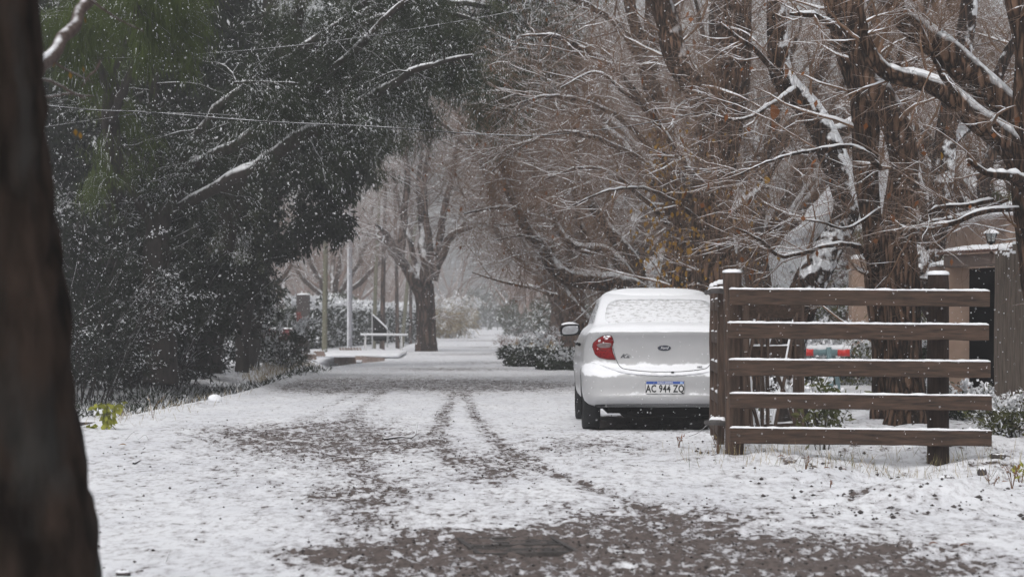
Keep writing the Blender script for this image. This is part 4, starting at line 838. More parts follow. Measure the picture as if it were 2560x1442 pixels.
    me.update(); body = bpy.data.objects.new('body', me); C.objects.link(body); body.parent = root
    bvh = BVHTree.FromPolygons([tuple(v_) for v_ in (V - off)], [tuple(a_) for a_ in q] + [tuple(range((n - 1) * k, n * k))])
    for p in me.polygons: p.use_smooth = True
    # wheel arches cut out of the body
    cm = bpy.data.meshes.new('cut'); mb = MB()
    for s in (-1, 1):
        for wy in (.80, 3.29):
            a_ = np.arange(28) / 28 * 6.2832; ring = np.column_stack([0 * a_, wy + .345 * np.cos(a_), .30 + .345 * np.sin(a_)])
            v_ = np.concatenate([ring + [s * .58, 0, 0], ring + [s * 1.0, 0, 0]]); f = [(i_, (i_ + 1) % 28, 28 + (i_ + 1) % 28, 28 + i_) for i_ in range(28)] + [tuple(range(28))[::-1], tuple(range(28, 56))]
            if s < 0: f = [x[::-1] for x in f]
            mb.add(v_, f)
    cm.from_pydata(np.concatenate(mb.v).tolist(), [], mb.f); co = bpy.data.objects.new('cut', cm); C.objects.link(co); co.parent = root
    md = body.modifiers.new('b', 'BOOLEAN'); md.object = co; md.operation = 'DIFFERENCE'; md.solver = 'EXACT'
    bpy.context.view_layer.update(); dg = bpy.context.evaluated_depsgraph_get(); nm = bpy.data.meshes.new_from_object(body.evaluated_get(dg)); body.modifiers.clear(); body.data = nm; bpy.data.objects.remove(co)
    nm.materials.clear(); nm.materials.append(paint)
    def rear(x, z):
        h = bvh.ray_cast(Vector((x, -2, z)), Vector((0, 1, 0))); 
        return (np.array(h[0]), np.array(h[1])) if h[0] is not None else (np.array([x, .3, z]), np.array([0, -1., 0]))
    def sidep(y, z, s=-1):
        h = bvh.ray_cast(Vector((s * 3, y, z)), Vector((-s, 0, 0)))
        return (np.array(h[0]), np.array(h[1])) if h[0] is not None else (np.array([s * .7, y, z]), np.array([s, 0., 0]))
    def topp(x, y):
        h = bvh.ray_cast(Vector((x, y, 4)), Vector((0, 0, -1)))
        return (np.array(h[0]), np.array(h[1])) if h[0] is not None else (np.array([x, y, 1.0]), np.array([0, 0, 1.]))
    def decal(name, outl, proj, off_, mat, parent, rings=6, dome=0.0, fixed=None, noise=0.0, nfr=6):
        ol = np.array(outl, float); ctr = ol.mean(0); pts = []
        for ri in range(rings, 0, -1):
            for p in ol:
                pts.append((ctr + (p - ctr) * ri / rings, ri / rings))
        pts.append((ctr, 0)); v_ = []
        base = []
        for (p, s_) in pts:
            a_, nn = proj(*p); d_ = np.array(fixed) if fixed is not None else nn
            hh = off_ + dome * (1 - s_ ** 4)
            if noise: hh += noise * (fbm(np.array([a_[0] * nfr + 3]), np.array([a_[1] * nfr + a_[2] * nfr]), 3, 2)[0] - .5) * (1 - s_ ** 4)
            v_.append(a_ + d_ * hh)
            if s_ == 1: base.append(a_ - d_ * 0.006)
        kk = len(ol); nn_ = len(v_); v_ += base; f = []
        for ri in range(rings - 1):
            for i_ in range(kk): f.append((ri * kk + i_, ri * kk + (i_ + 1) % kk, (ri + 1) * kk + (i_ + 1) % kk, (ri + 1) * kk + i_))
        for i_ in range(kk): f.append(((rings - 1) * kk + i_, (rings - 1) * kk + (i_ + 1) % kk, nn_ - 1))
        for i_ in range(kk): f.append((nn_ + i_, nn_ + (i_ + 1) % kk, (i_ + 1) % kk, i_))
        mb = MB(); mb.add(np.array(v_) + off, f); return mb.build(name, mat, parent, smooth=True)
    def dens(poly, step=.03):
        poly = np.array(poly, float); o_ = []
        for i_ in range(len(poly)):
            a_, b_ = poly[i_], poly[(i_ + 1) % len(poly)]; kk = max(1, int(np.linalg.norm(b_ - a_) / step))
            for u in range(kk): o_.append(a_ + (b_ - a_) * u / kk)
        return np.array(o_)
    def rnd(poly, it=2):
        p = np.array(poly, float)
        for _ in range(it):
            q_ = np.roll(p, -1, 0); p = np.stack([p * .78 + q_ * .22, p * .22 + q_ * .78], 1).reshape(-1, 2)
        return p
    def strip(name, pts, proj, wd, mat, parent, off_=.0025):
        pts = crom(np.column_stack([pts, np.zeros(len(pts))]), 40)[:, :2]; t_ = np.gradient(pts, axis=0); t_ /= np.linalg.norm(t_, axis=1)[:, None]; nn = np.column_stack([-t_[:, 1], t_[:, 0]]); v_ = []
        for sgn in (-1, 1):
            for p in pts + nn * wd * sgn / 2:
                a_, n_ = proj(*p); v_.append(a_ + n_ * off_)
        f = [(i_, i_ + 1, 40 + i_ + 1, 40 + i_) for i_ in range(39)]; mb = MB(); mb.add(np.array(v_) + off, f); return mb.build(name, mat, parent)
    K = 238.8
    def U(*pp): return [((x - 1662) / K, CZ - (y - 802) / K) for x, y in pp]
    gap = plain('panel_gap', (0.02, 0.02, 0.02), .9)
    # rear window under thin ridged snow
    m2, t2, b2 = newmat('glass_under_thin_snow'); tc2 = N(t2, 'ShaderNodeTexCoord'); mp = N(t2, 'ShaderNodeMapping'); mp.inputs['Scale'].default_value = (9, 9, 34); t2.links.new(tc2.outputs['Object'], mp.inputs[0])
    na = N(t2, 'ShaderNodeTexNoise', Scale=2.0, Detail=6.0, Roughness=.7); t2.links.new(mp.outputs[0], na.inputs['Vector'])
    zz = N(t2, 'ShaderNodeSeparateXYZ'); t2.links.new(tc2.outputs['Object'], zz.inputs[0])
    up = mathn(t2, 'MULTIPLY', mathn(t2, 'SUBTRACT', zz.outputs[2], 1.1), 0.26)
    ra = ramp(t2, mathn(t2, 'ADD', na.outputs[0], up), 0.54, 0.64, SNOWC + (1,), (.50, .50, .51, 1)); t2.links.new(ra.outputs[0], b2.inputs['Base Color']); b2.inputs['Roughness'].default_value = .6
    bb = N(t2, 'ShaderNodeBump', Strength=.7, Distance=.012, invert=True); t2.links.new(na.outputs[0], bb.inputs['Height']); t2.links.new(bb.outputs[0], b2.inputs['Normal'])
    rw = rnd([(-.62, 1.115), (-.3, 1.112), (.3, 1.112), (.62, 1.115), (.555, 1.375), (.3, 1.39), (-.3, 1.39), (-.555, 1.375)], 2); decal('rear_window', dens(rw), rear, .006, m2, root, rings=8)
    sw = plain('side_glass', (0.05, 0.055, 0.06), .15, spec=.5, var=.2)
    m3, t3, b3 = newmat('side_glass_snow_specks'); g3 = N(t3, 'ShaderNodeTexCoord'); q3 = N(t3, 'ShaderNodeTexNoise', Scale=40.0, Detail=4.0); t3.links.new(g3.outputs['Object'], q3.inputs['Vector'])
    r3 = ramp(t3, q3.outputs[0], .42, .62, (.05, .055, .06, 1), SNOWC + (1,)); t3.links.new(r3.outputs[0], b3.inputs['Base Color']); b3.inputs['Roughness'].default_value = .3
    for s in (-1, 1):
        for poly in ([(.98, 1.13), (1.72, 1.13), (1.72, 1.40), (1.40, 1.39), (1.15, 1.30)], [(1.80, 1.13), (2.72, 1.12), (2.45, 1.30), (2.2, 1.39), (1.80, 1.40)]):
            decal('side_window', dens(rnd(poly, 1), .05), lambda y, z, s=s: sidep(y, z, s), .004, m3 if s < 0 else sw, root, rings=4)
    decal('windscreen', dens(rnd([(-.62, 1.14), (.62, 1.14), (.50, 1.42), (-.50, 1.42)], 2), .05), lambda x, z: (lambda h: (np.array(h[0]), np.array(h[1])) if h[0] is not None else (np.array([x, 2.6, z]), np.array([0, 1., 0])))(bvh.ray_cast(Vector((x, 6, z)), Vector((0, -1, 0)))), .005, M['snow'], root, rings=5)
    # boot lid seam and ledge snow
    sL = U((1536, 852), (1534, 868), (1543, 900), (1553, 917), (1570, 923), (1620, 928), (1662, 929))
    for sg in (-1, 1):
        p = [(x * (1 if sg > 0 else -1), z) for x, z in sL]
        strip('lid_gap', p, rear, .006, gap, body)
    led = U((1480, 905), (1520, 918), (1560, 930), (1620, 936), (1662, 937)); led = led + [(-x, z) for x, z in led[::-1]][1:]
    lm = MB(); lp = crom(np.array([rear(x, z)[0] + [0, -.004, .004] for x, z in led]) , 60) + off; lr = .012 * (.6 + .8 * rs.rand(60)); lr[0] = lr[-1] = .002; lm.tube(lp, lr, 8); lm.build('ledge_snow', M['snow'], root, smooth=True)
    # soft crease under the lip and above the bumper foot
    cr = plain('paint_crease', (0.40, 0.40, 0.41), .4); 
    strip('lower_crease', U((1512, 1000), (1535, 990), (1600, 987), (1662, 986), (1724, 987), (1789, 990), (1812, 1000)), rear, .010, cr, body, .0015)
    rec = [(-.36, .405), (-.27, .50), (-.225, .565), (-.20, .575), (.20, .575), (.225, .565), (.27, .50), (.36, .405)]
    strip('recess_edge', [(-.36, .405), (-.27, .50), (-.225, .565), (-.20, .578), (-.1, .580), (0, .580), (.1, .580), (.20, .578), (.225, .565), (.27, .50), (.36, .405)], rear, .006, cr, body, .002)
    # tail lights
    m4, t4, b4 = newmat('red_lamp_lens'); tcl = N(t4, 'ShaderNodeTexCoord'); mpl = N(t4, 'ShaderNodeMapping'); mpl.inputs['Scale'].default_value = (1, 1, 1); t4.links.new(tcl.outputs['Object'], mpl.inputs[0])
    nl = N(t4, 'ShaderNodeTexNoise', Scale=26.0, Detail=4.0); t4.links.new(mpl.outputs[0], nl.inputs['Vector'])
    szl = N(t4, 'ShaderNodeSeparateXYZ'); t4.links.new(tcl.outputs['Object'], szl.inputs[0])
    al = mathn(t4, 'ADD', nl.outputs[0], mathn(t4, 'MULTIPLY', mathn(t4, 'SUBTRACT', szl.outputs[2], .97), 2.6)); rl = ramp(t4, al, .55, .65)
    wv = N(t4, 'ShaderNodeTexVoronoi', Scale=60.0); t4.links.new(tcl.outputs['Object'], wv.inputs['Vector'])
    red = ramp(t4, wv.outputs['Distance'], .1, .6, (.06, .001, .002, 1), (.20, .004, .006, 1))
    t4.links.new(mixc(t4, rl.outputs[0], red.outputs[0], SNOWC), b4.inputs['Base Color']); b4.inputs['Roughness'].default_value = .15; b4.inputs['Coat Weight'].default_value = .15; b4.inputs['Specular IOR Level'].default_value = .25
    lens = U((1484, 868), (1486, 858), (1495, 848), (1510, 839), (1527, 837), (1534, 846), (1536, 856), (1532, 866), (1534, 880), (1541, 899), (1520, 898), (1500, 894), (1490, 886))
    clear = plain('clear_lamp_window', (0.16, 0.11, 0.11), .15, var=.3, coat=.5)
    inner = U((1495, 862), (1500, 858), (1515, 856), (1530, 857), (1531, 861), (1528, 868), (1515, 870), (1500, 869))
    for s in (1, -1):
        tl = decal('tail_light', dens([(x * s, z) for x, z in lens][::s], .02), rear, .008, m4, root, rings=6, dome=.012)
        decal('reversing_lens', dens([(x * s, z) for x, z in inner][::s], .02), rear, .021, clear, tl, rings=3)
        strip('lens_rim', [(x * s, z) for x, z in lens[:7]], rear, .006, gap, tl, .006)
    # number plate
    pz, px0 = .47, 0.0; py_ = rear(0, pz)[0][1] - .018
    plate = MB().box((CX, CY + py_, pz), (.40, .012, .130), bev=.003).build('number_plate', plain('plate_white', (.62, .62, .62), .45), root)
    MB().box((CX, CY + py_ - .0075, pz + .0485), (.392, .003, .028)).build('plate_band', plain('plate_blue', (.03, .08, .32), .4), plate)
    MB().box((CX, CY + py_ - .0066, pz), (.405, .0015, .135)).build('plate_edge', gap, plate).location = (0, .008, 0)
    def text(name, s_, size, pos, mat, parent, bold=.0, spacing=1.0, ext=.001, sx_=1.0, shear=0):
        cu = bpy.data.curves.new(name, 'FONT'); cu.body = s_; cu.size = size; cu.align_x = 'CENTER'; cu.align_y = 'CENTER'; cu.extrude = ext; cu.offset = bold; cu.space_character = spacing; cu.shear = shear; cu.resolution_u = 3
        to = bpy.data.objects.new(name, cu); C.objects.link(to); bpy.context.view_layer.update()
        me_ = bpy.data.meshes.new_from_object(to.evaluated_get(bpy.context.evaluated_depsgraph_get())); bpy.data.objects.remove(to)
        me_.transform(Matrix.Rotation(R(90), 4, 'X') @ Matrix.Diagonal((sx_, 1, 1, 1))); me_.materials.clear(); me_.materials.append(mat)
        o_ = bpy.data.objects.new(name, me_); C.objects.link(o_); o_.parent = parent; o_.location = Vector(pos) - parent_loc(parent); return o_
    ink = plain('plate_ink', (.006, .006, .007), .5)
    text('plate_number', 'AC 944 ZQ', .106, (CX, CY + py_ - .008, pz - .017), ink, plate, bold=.0026, sx_=.72, spacing=1.08)
    wht = plain('plate_lettering', (.7, .7, .72), .5)
    text('plate_heading', 'REPUBLICA ARGENTINA', .019, (CX, CY + py_ - .010, pz + .048), wht, plate, bold=.0006, sx_=.8)
    MB().box((CX + .17, CY + py_ - .010, pz + .048), (.028, .002, .016)).build('plate_flag', plain('flag_pale', (.35, .5, .75), .5), plate)
    # badges
    chrome = plain('badge_chrome', (.35, .36, .38), .2, .9); 
    oy, on = rear(0, .877); oy = oy[1]
    def oval(rx, rz, y, name, mat, parent, th=.006):
        a_ = np.arange(32) / 32 * 6.2832; r_ = np.column_stack([CX + rx * np.cos(a_), np.full(32, CY + y), .877 + rz * np.sin(a_)]); v_ = np.concatenate([r_ + [0, 0, 0], r_ + [0, th + .01, 0]])
        return MB().add(v_, [tuple(range(32)), tuple(range(32, 64))[::-1]] + [(i_, i_ + 32, (i_ + 1) % 32 + 32, (i_ + 1) % 32) for i_ in range(32)]).build(name, mat, parent)
    em = oval(.070, .029, oy - .008, 'emblem', chrome, root); oval(.064, .024, oy - .0095, 'emblem_field', plain('emblem_dark', (.02, .025, .045), .3), em)
    text('emblem_script', 'Ford', .040, (CX, CY + oy - .0105, .878), plain('emblem_script', (.6, .6, .62), .4), em, shear=.35, sx_=1.05, bold=.0005)
    dk = plain('badge_dark', (.10, .10, .11), .35, .4)
    x_, z_ = U((1563, 890))[0]; text('model_badge', 'Ka', .058, (CX + x_, CY + rear(x_, z_)[0][1] - .006, z_), dk, root, shear=.5, sx_=1.6, bold=.001)
    x_, z_ = U((1749, 917))[0]; text('trim_badge', 'SEL', .026, (CX + x_, CY + rear(x_, z_)[0][1] - .006, z_), dk, root, shear=.4, sx_=1.6, bold=.0006)
    hz_ = rear(0, .60)[0]; MB().box((CX + .08, CY + hz_[1] - .006, .625), (.03, .01, .012)).build('lid_handle', gap, root)
    # door mirror
    for s in (-1, 1):
        c0 = np.array([CX + s * .92, CY + 2.62, 1.055]); a_ = np.arange(24) / 24 * 6.2832
        def ring(rx, rz, y, dx=0): 
            ca, sa = np.cos(a_), np.sin(a_); return np.column_stack([c0[0] + dx + rx * np.sign(ca) * np.abs(ca) ** .6, np.full(24, c0[1] + y), c0[2] + rz * np.sign(sa) * np.abs(sa) ** .65 - .012 * s * ca * 1.0])
        rg = [ring(.108, .062, -.03), ring(.115, .070, 0), ring(.11, .066, .05), ring(.08, .05, .10), ring(.03, .02, .125)]
        f = [tuple(range(24))]; 
        for i_ in range(4): f += [(i_ * 24 + j_, (i_ + 1) * 24 + j_, (i_ + 1) * 24 + (j_ + 1) % 24, i_ * 24 + (j_ + 1) % 24) for j_ in range(24)]
        f.append(tuple(range(96, 120))[::-1]); mo = MB().add(np.concatenate(rg), f); mo.box((c0[0] - s * .13, c0[1] + .05, c0[2] - .03), (.10, .05, .05)); mir = mo.build('door_mirror', M['black'], root)
        v_ = ring(.092, .048, -.033); MB().add(v_, [tuple(range(24))]).build('mirror_glass', plain('mirror_glass', (.42, .43, .45), .18, .55, var=.35, scale=9), mir)
        sv, sq = tubes(crom([(c0[0] - .10, c0[1] + .01, c0[2] + .064), (c0[0], c0[1] + .01, c0[2] + .074), (c0[0] + .10, c0[1] + .01, c0[2] + .060)], 10)[None], np.array([[.005, .012, .016, .017, .018, .018, .017, .015, .012, .004]]), 8); mk('snow_cap', sv, sq, mats=[M['snow']], parent=mir, off=np.array(parent_loc(mir)))
    # wheels
    for s in (-1, 1):
        for wy in (.80, 3.29):
            prof = [(-.095, .20), (-.095, .265), (-.085, .292), (-.07, .300), (.07, .300), (.085, .292), (.095, .265), (.095, .20)]; kk = 40; a_ = np.arange(kk) / kk * 6.2832
            v_ = np.concatenate([np.column_stack([np.full(kk, CX + s * .745 + px_), CY + wy + r_ * np.cos(a_), .293 + r_ * np.sin(a_)]) for px_, r_ in prof])
            f = [(i_ * kk + j_, i_ * kk + (j_ + 1) % kk, (i_ + 1) * kk + (j_ + 1) % kk, (i_ + 1) * kk + j_) for i_ in range(7) for j_ in range(kk)]
            wh = MB().add(v_, f).build('wheel', M['rubber'], root, smooth=True)
            rm = MB()
            for sp in range(5):
                rm.box((CX + s * .80, CY + wy + .10 * math.cos(sp * 1.2566), .293 + .10 * math.sin(sp * 1.2566)), (.03, .19, .05), rot=Matrix.Rotation(sp * 1.2566, 4, 'X'))
            vv = np.column_stack([np.full(kk, CX + s * .77), CY + wy + .2 * np.cos(a_), .293 + .2 * np.sin(a_)]); rm.add(vv, [tuple(range(kk))]); rm.add(vv - [s * .12, 0, 0], [tuple(range(kk))])
            rm.build('rim', plain('rim_silver', (.3, .3, .32), .4, .6), wh)
    # underside, exhaust box and rear beam, all black
    ub = MB(); ub.box((CX, CY + 2.1, .24), (1.18, 3.7, .10)); ub.box((CX + .1, CY + .42, .235), (1.1, .30, .17), bev=.03); ub.box((CX, CY + .80, .27), (1.3, .10, .10)); ub.tube([(CX - .35, CY + .3, .20), (CX - .35, CY + .12, .19)], .03, 10)
    ub.build('underbody', M['dark'], root)
    strip('bumper_foot', [(-.72, .275), (-.5, .285), (0, .287), (.5, .285), (.72, .275)], rear, .02, M['black'], body, .004)
    # snow on roof, boot lid, bonnet
    def slab(name, poly, th, nz=.012):
        return decal(name, dens(rnd(poly, 2), .05), topp, .004, M['snow'], root, rings=12, dome=th, fixed=(0, 0, 1), noise=nz)
    slab('roof_snow', [(-.58, 1.18), (.58, 1.18), (.58, 2.35), (-.58, 2.35)], .040, .01)
    slab('boot_snow', [(-.755, .105), (.755, .105), (.735, .50), (-.735, .50)], .035)
    slab('bonnet_snow', [(-.74, 3.0), (.74, 3.0), (.66, 3.95), (-.66, 3.95)], .035)
    # side quarter flap and rub marks
    strip('fuel_flap_gap', [(.62, .80), (.78, .80), (.80, .93), (.64, .95), (.62, .80)], lambda y, z: sidep(y, z, -1), .006, gap, body)
    for yy in (1.75, 2.78):
        strip('door_gap', [(yy, .35), (yy, .7), (yy - .02, 1.06)], lambda y, z: sidep(y, z, -1), .008, gap, body); strip('door_gap', [(yy, .35), (yy, .7), (yy - .02, 1.06)], lambda y, z: sidep(y, z, 1), .008, gap, body)
    for yy in (1.55, 2.5): 
        a0 = sidep(yy, .90)[0]; MB().box((CX + a0[0] - .015, CY + yy, .90), (.03, .16, .035), bev=.008).build('door_handle', M['black'], root)
        MB().box((CX - a0[0] + .015, CY + yy, .90), (.03, .16, .035), bev=.008).build('door_handle', M['black'], root)
    return root
car()

# ------------------------------------------------------------ timber fence and gate leaves
def wobble_beam(name, a, b, w_, h_, mat, parent, bev=.006, seg=10, tw=.002, ends=True):
    """sawn beam from a to b, width w_ (sideways) and height h_"""
    a = np.array(a, float); b = np.array(b, float); t = nrm(b - a); up = np.array([0, 0, 1.]) if abs(t[2]) < .8 else np.array([0, 1., 0]); s = nrm(np.cross(t, up)); u = np.cross(s, t)
    pr = [(-w_ / 2 + bev, -h_ / 2), (w_ / 2 - bev, -h_ / 2), (w_ / 2, -h_ / 2 + bev), (w_ / 2, h_ / 2 - bev), (w_ / 2 - bev, h_ / 2), (-w_ / 2 + bev, h_ / 2), (-w_ / 2, h_ / 2 - bev), (-w_ / 2, -h_ / 2 + bev)]
    v = []; 
    for i in range(seg + 1):
        c = a + (b - a) * i / seg; jx, jz = rs.normal(size=2) * tw
        for x, z in pr: v.append(c + s * (x * (1 + rs.normal() * .01) + jx) + u * (z * (1 + rs.normal() * .012) + jz))
    f = [(i * 8 + j, i * 8 + (j + 1) % 8, (i + 1) * 8 + (j + 1) % 8, (i + 1) * 8 + j) for i in range(seg) for j in range(8)] + [tuple(range(8))[::-1], tuple(range(seg * 8, seg * 8 + 8))]
    return MB().add(np.array(v), f).build(name, mat, parent)
def snow_ridge(parent, a, b, wd, h, n=40, name='snow_cap', mat=None):
    a = np.array(a, float); b = np.array(b, float); t = nrm(b - a); s = nrm(np.cross(t, [0, 0, 1.])); k = 9; v = []
    hh = h * (.55 + .9 * fbm(np.linspace(0, n * .35, n) + rs.rand() * 50, np.zeros(n), 3, 4)); hh[0] *= .35; hh[-1] *= .35
    for i in range(n):
        c = a + (b - a) * i / (n - 1)
        for j in range(k):
            g_ = j / (k - 1) * math.pi; v.append(c + s * math.cos(g_) * wd / 2 * (1 + .10 * rs.normal() * (j in (0, k - 1))) + np.array([0, 0, 1.]) * (math.sin(g_) ** .7 * hh[i] - .003))
    f = [(i * k + j, i * k + j + 1, (i + 1) * k + j + 1, (i + 1) * k + j) for i in range(n - 1) for j in range(k - 1)] + [tuple(range(k))[::-1], tuple(range((n - 1) * k, n * k))]
    return MB().add(np.array(v), f).build(name, mat or M['snow'], parent, smooth=True)
def snow_dome(parent, c, rx, ry, h, n=20, name='snow_cap', mat=None):
    v = []; a = np.arange(n) / n * 6.2832; lum = 1 + .05 * rs.normal(size=n)
    for r_, z in ((1, -.006), (1.03, .25), (.95, .7), (.7, .93), (.35, 1.0)): v += [(c[0] + rx * r_ * l * math.cos(q), c[1] + ry * r_ * l * math.sin(q), c[2] + h * max(z, -.006) * (1 + .05 * rs.normal())) for q, l in zip(a, lum)]
    v.append((c[0], c[1], c[2] + h)); f = [(i * n + j, i * n + (j + 1) % n, (i + 1) * n + (j + 1) % n, (i + 1) * n + j) for i in range(4) for j in range(n)] + [(4 * n + j, 4 * n + (j + 1) % n, 5 * n) for j in range(n)]
    return MB().add(np.array(v, float), f).build(name, mat or M['snow'], parent, smooth=True)
def post_round(name, x, y, z0, z1, r, mat, parent, k=20, rows=26, flat=1.0, lump=.04):
    zz = np.linspace(z0, z1, rows); a = np.arange(k) / k * 6.2832; L_ = 1 + lump * (fbm(np.cos(a)[None] * 2 + 5 + 0 * zz[:, None], zz[:, None] * 1.5 + np.sin(a)[None] * 2, 4, int(x * 10)) - .5) * 2
    tp = np.where(zz > z1 - .012, .94, 1.0) * np.interp(zz, [z0, z0 + .4, z1], [1.10, 1.0, .97])
    v = np.stack([x + r * L_ * tp[:, None] * np.cos(a), y + r * flat * L_ * tp[:, None] * np.sin(a), np.broadcast_to(zz[:, None], L_.shape)], -1).reshape(-1, 3)
    f = [(i * k + j, i * k + (j + 1) % k, (i + 1) * k + (j + 1) % k, (i + 1) * k + j) for i in range(rows - 1) for j in range(k)] + [tuple(range(k))[::-1], tuple(range((rows - 1) * k, rows * k))]
    return MB().add(v, f).build(name, mat, parent, smooth=False)
def fence():
    root = thing('rail_fence', 'brown timber fence of five snow lined rails on two posts right of the car', 'fence', (2.9, 18.65, 0))
    d = 18.55; yl, yr = 18.72, 18.70
    def X(p, dd=d): return (p - 1280) / F * dd
    def Z(p, dd=d): return CZ + (HOR - p) / F * dd
    pl = wobble_beam('post', (X(1836, yl + .03), yl + .02, -.3), (X(1832, yl), yl + .02, Z(682, yl)), .15, .14, M['wood_v'], root, bev=.03, seg=14, tw=.002); pl.name = 'post'
    snow_dome(pl, (X(1831, yl), yl + .02, Z(682, yl) + .002), .078, .072, .028)
    pr = post_round('post', X(2347, yr), yr + .03, -.5, Z(687, yr), .093, M['wood_dk'], root); snow_dome(pr, (X(2347, yr), yr + .03, Z(687, yr)), .094, .09, .035)
    rows = [(722, 762, 727, 766, 1823, 2472), (806, 846, 811, 851, 1819, 2470), (898, 939, 904, 942, 1822, 2474), (982, 1020, 988, 1026, 1824, 2477), (1068, 1108, 1075, 1115, 1825, 2477)]
    for (a0, a1, b0, b1, xl, xr) in rows:
        A = ((X(xl)), d, Z((a0 + a1) / 2)); B = (X(xr), d - .02, Z((b0 + b1) / 2)); h = (a1 - a0) / F * d
        o = wobble_beam('rail', A, B, .045, h, M['wood'], root, seg=24, tw=.0015)
        up = np.array([0, 0, h / 2]); snow_ridge(o, np.array(A) + up, np.array(B) + up, .048, .015, 110)
        for bx in (X(1843), X(2345)):
            f_ = (bx - A[0]) / (B[0] - A[0]); zc = A[2] + (B[2] - A[2]) * f_
            if bx < 2.5: MB().tube([(bx, d - .028, zc + .01), (bx, d - .018, zc + .01)], .008, 8).build('bolt', M['iron'], o)
    return root
fence()
def gate_leaf(name, label, A, B, z0, z1, rails, brace, rw=.05, sw_=.09, mat='wood_v', snow_d=True, stiles=(0, 1)):
    A = np.array(A, float); B = np.array(B, float); root = thing(name, label, 'gate', (A[0], A[1], z0)); t = (B - A) / np.linalg.norm(B - A); L_ = np.linalg.norm(B - A)
    def Q(u, z): return np.array([A[0] + t[0] * u * L_, A[1] + t[1] * u * L_, z])
    for u in stiles:
        o = wobble_beam('stile', Q(u, z0), Q(u, z1), sw_, rw, M[mat], root, seg=8); snow_dome(o, Q(u, z1), .035, .035, .035, 12)
    for z, hh in rails:
        o = wobble_beam('rail', Q(0.02, z), Q(.98, z), rw * .8, hh, M['wood'], root, seg=6); snow_ridge(o, Q(.04, z + hh / 2), Q(.96, z + hh / 2), rw * .8, .014, 20)
    for (u0, za, u1, zb) in brace:
        n_ = np.array([-t[1], t[0], 0]) * rw * .3 * -1
        if n_[1] > 0: n_ = -n_
        o = wobble_beam('brace', Q(u0, za) + n_, Q(u1, zb) + n_, rw * .6, .085, M['wood_v'], root, seg=6)
        if snow_d and abs(u1 - u0) > .08:
            d_ = nrm(Q(u1, zb) - Q(u0, za)); sgn = np.array([-t[0], -t[1], 0]) if (u1 - u0) * (zb - za) > 0 else np.array([t[0], t[1], 0]); sgn = np.array([-t[0], -t[1], 0]) if (zb > za) == (u1 > u0) else np.array([t[0], t[1], 0])
            p = crom([Q(u0, za) + n_ + sgn * .04 + d_ * .05, (Q(u0, za) + Q(u1, zb)) / 2 + n_ + sgn * .04, Q(u1, zb) + n_ + sgn * .04 - d_ * .05], 24); v, q = tubes(p[None], (.012 * (.7 + .6 * rs.rand(24)))[None], 6)
            mk('snow_cap', v, q, mats=[M['snow']], parent=o, off=np.array(parent_loc(o)))
    return root, Q
# narrow gate seen almost edge on, hinged on the left post
g1, Q1 = gate_leaf('wooden_gate', 'timber gate swung open and seen almost edge on between the car and the fence post', ((1802 - 1280) / F * 18.9, 18.9), ((1783 - 1280) / F * 20.4, 20.4), .12, 1.47,
    [(1.30, .10), (1.02, .10), (.76, .10), (.50, .10), (.24, .10)], [], rw=.06, sw_=.06, stiles=(0, .45, 1))
st_ = MB(); 
for zz in (1.40, .30):
    pts_ = [(1.645, 18.95, zz), (1.67, 18.80, zz + .01), (1.74, 18.72, zz + .012), (1.80, 18.75, zz)]; st_.tube(pts_, .022, 8)
st_.build('hinge', M['iron'], g1); snow_ridge(g1, (1.66, 18.85, 1.422), (1.80, 18.74, 1.425), .05, .03, 12); snow_ridge(g1, (1.67, 18.85, .322), (1.78, 18.74, .325), .05, .03, 12)
# broad leaf with crossed braces behind the rails
D2 = 20.6
def gx(p, dd=D2): return (p - 1280) / F * dd
g2, Q2 = gate_leaf('wooden_gate', 'wooden gate leaf with crossed snow edged braces standing behind the rails', (gx(1862), D2), (gx(2000, 21.2), 21.2), .10, 1.36,
    [(1.25, .13), (.87, .12), (.16, .09)], [(.10, .12, .0, .88), (.22, 1.22, -.02, .70), (.50, .15, .92, 1.22), (.42, .86, .92, .14), (.05, .50, .24, .12), (.28, .12, .28, 1.2), (.38, .12, .38, 1.2), (.88, .12, .88, 1.2)], stiles=(0, 1), sw_=.08)
# cut stump in front of the gate leaf
def stump():
    x, y = gx(1985, 21.6), 21.8; root = thing('tree_stump', 'short dark stump with a snow cap behind the lowest rail', 'stump', (x, y, gz(x, y)))
    o = post_round('trunk', x, y, gz(x, y) - .1, .34, .16, M['bark_dark'], root, lump=.25); snow_dome(o, (x, y, .34), .15, .15, .03)
stump()

# ------------------------------------------------------------ barrier, walls and portal on the right
def barrier():
    d = 37.0; a = P(1700, 876, d + .6); b = P(2128, 880, d); root = thing('barrier', 'low red banded grey barrier bar on slanting legs under a line of snow', 'barrier', (a[0], a[1], 0))
    def at(p): f = (p - 1700) / 428; return a + (b - a) * f
    bar = MB().tube([at(1700), at(2128)], .062, 12).build('bar', M['tealmetal'], root, smooth=True); v, q = tubes(crom([at(1700) + [0, 0, .062], at(1900) + [0, 0, .062], at(2128) + [0, 0, .062]], 60)[None], (.056 * (.7 + .5 * rs.rand(60)))[None], 8); mk('snow_cap', v, q, mats=[M['snow']], parent=bar, off=np.array(parent_loc(bar)))
    for p0, p1 in ((1905, 1925), (2005, 2035), (2095, 2125)): MB().tube([at(p0) + [0, -.003, -.004], at(p1) + [0, -.003, -.004]], .066, 12).build('red_band', M['redtape'], bar, smooth=True)
    for p in (2072, 1760):
        tp = at(p); MB().tube([tp + [0, -.05, .08], np.array([tp[0] + .03, tp[1] - .1, gz(tp[0], d)])], .045, 8).build('leg', M['tealmetal'], root); MB().tube([tp + [.08, .1, 0], np.array([tp[0] + .22, tp[1] + .3, gz(tp[0], d)])], .04, 8).build('leg', M['tealmetal'], root)
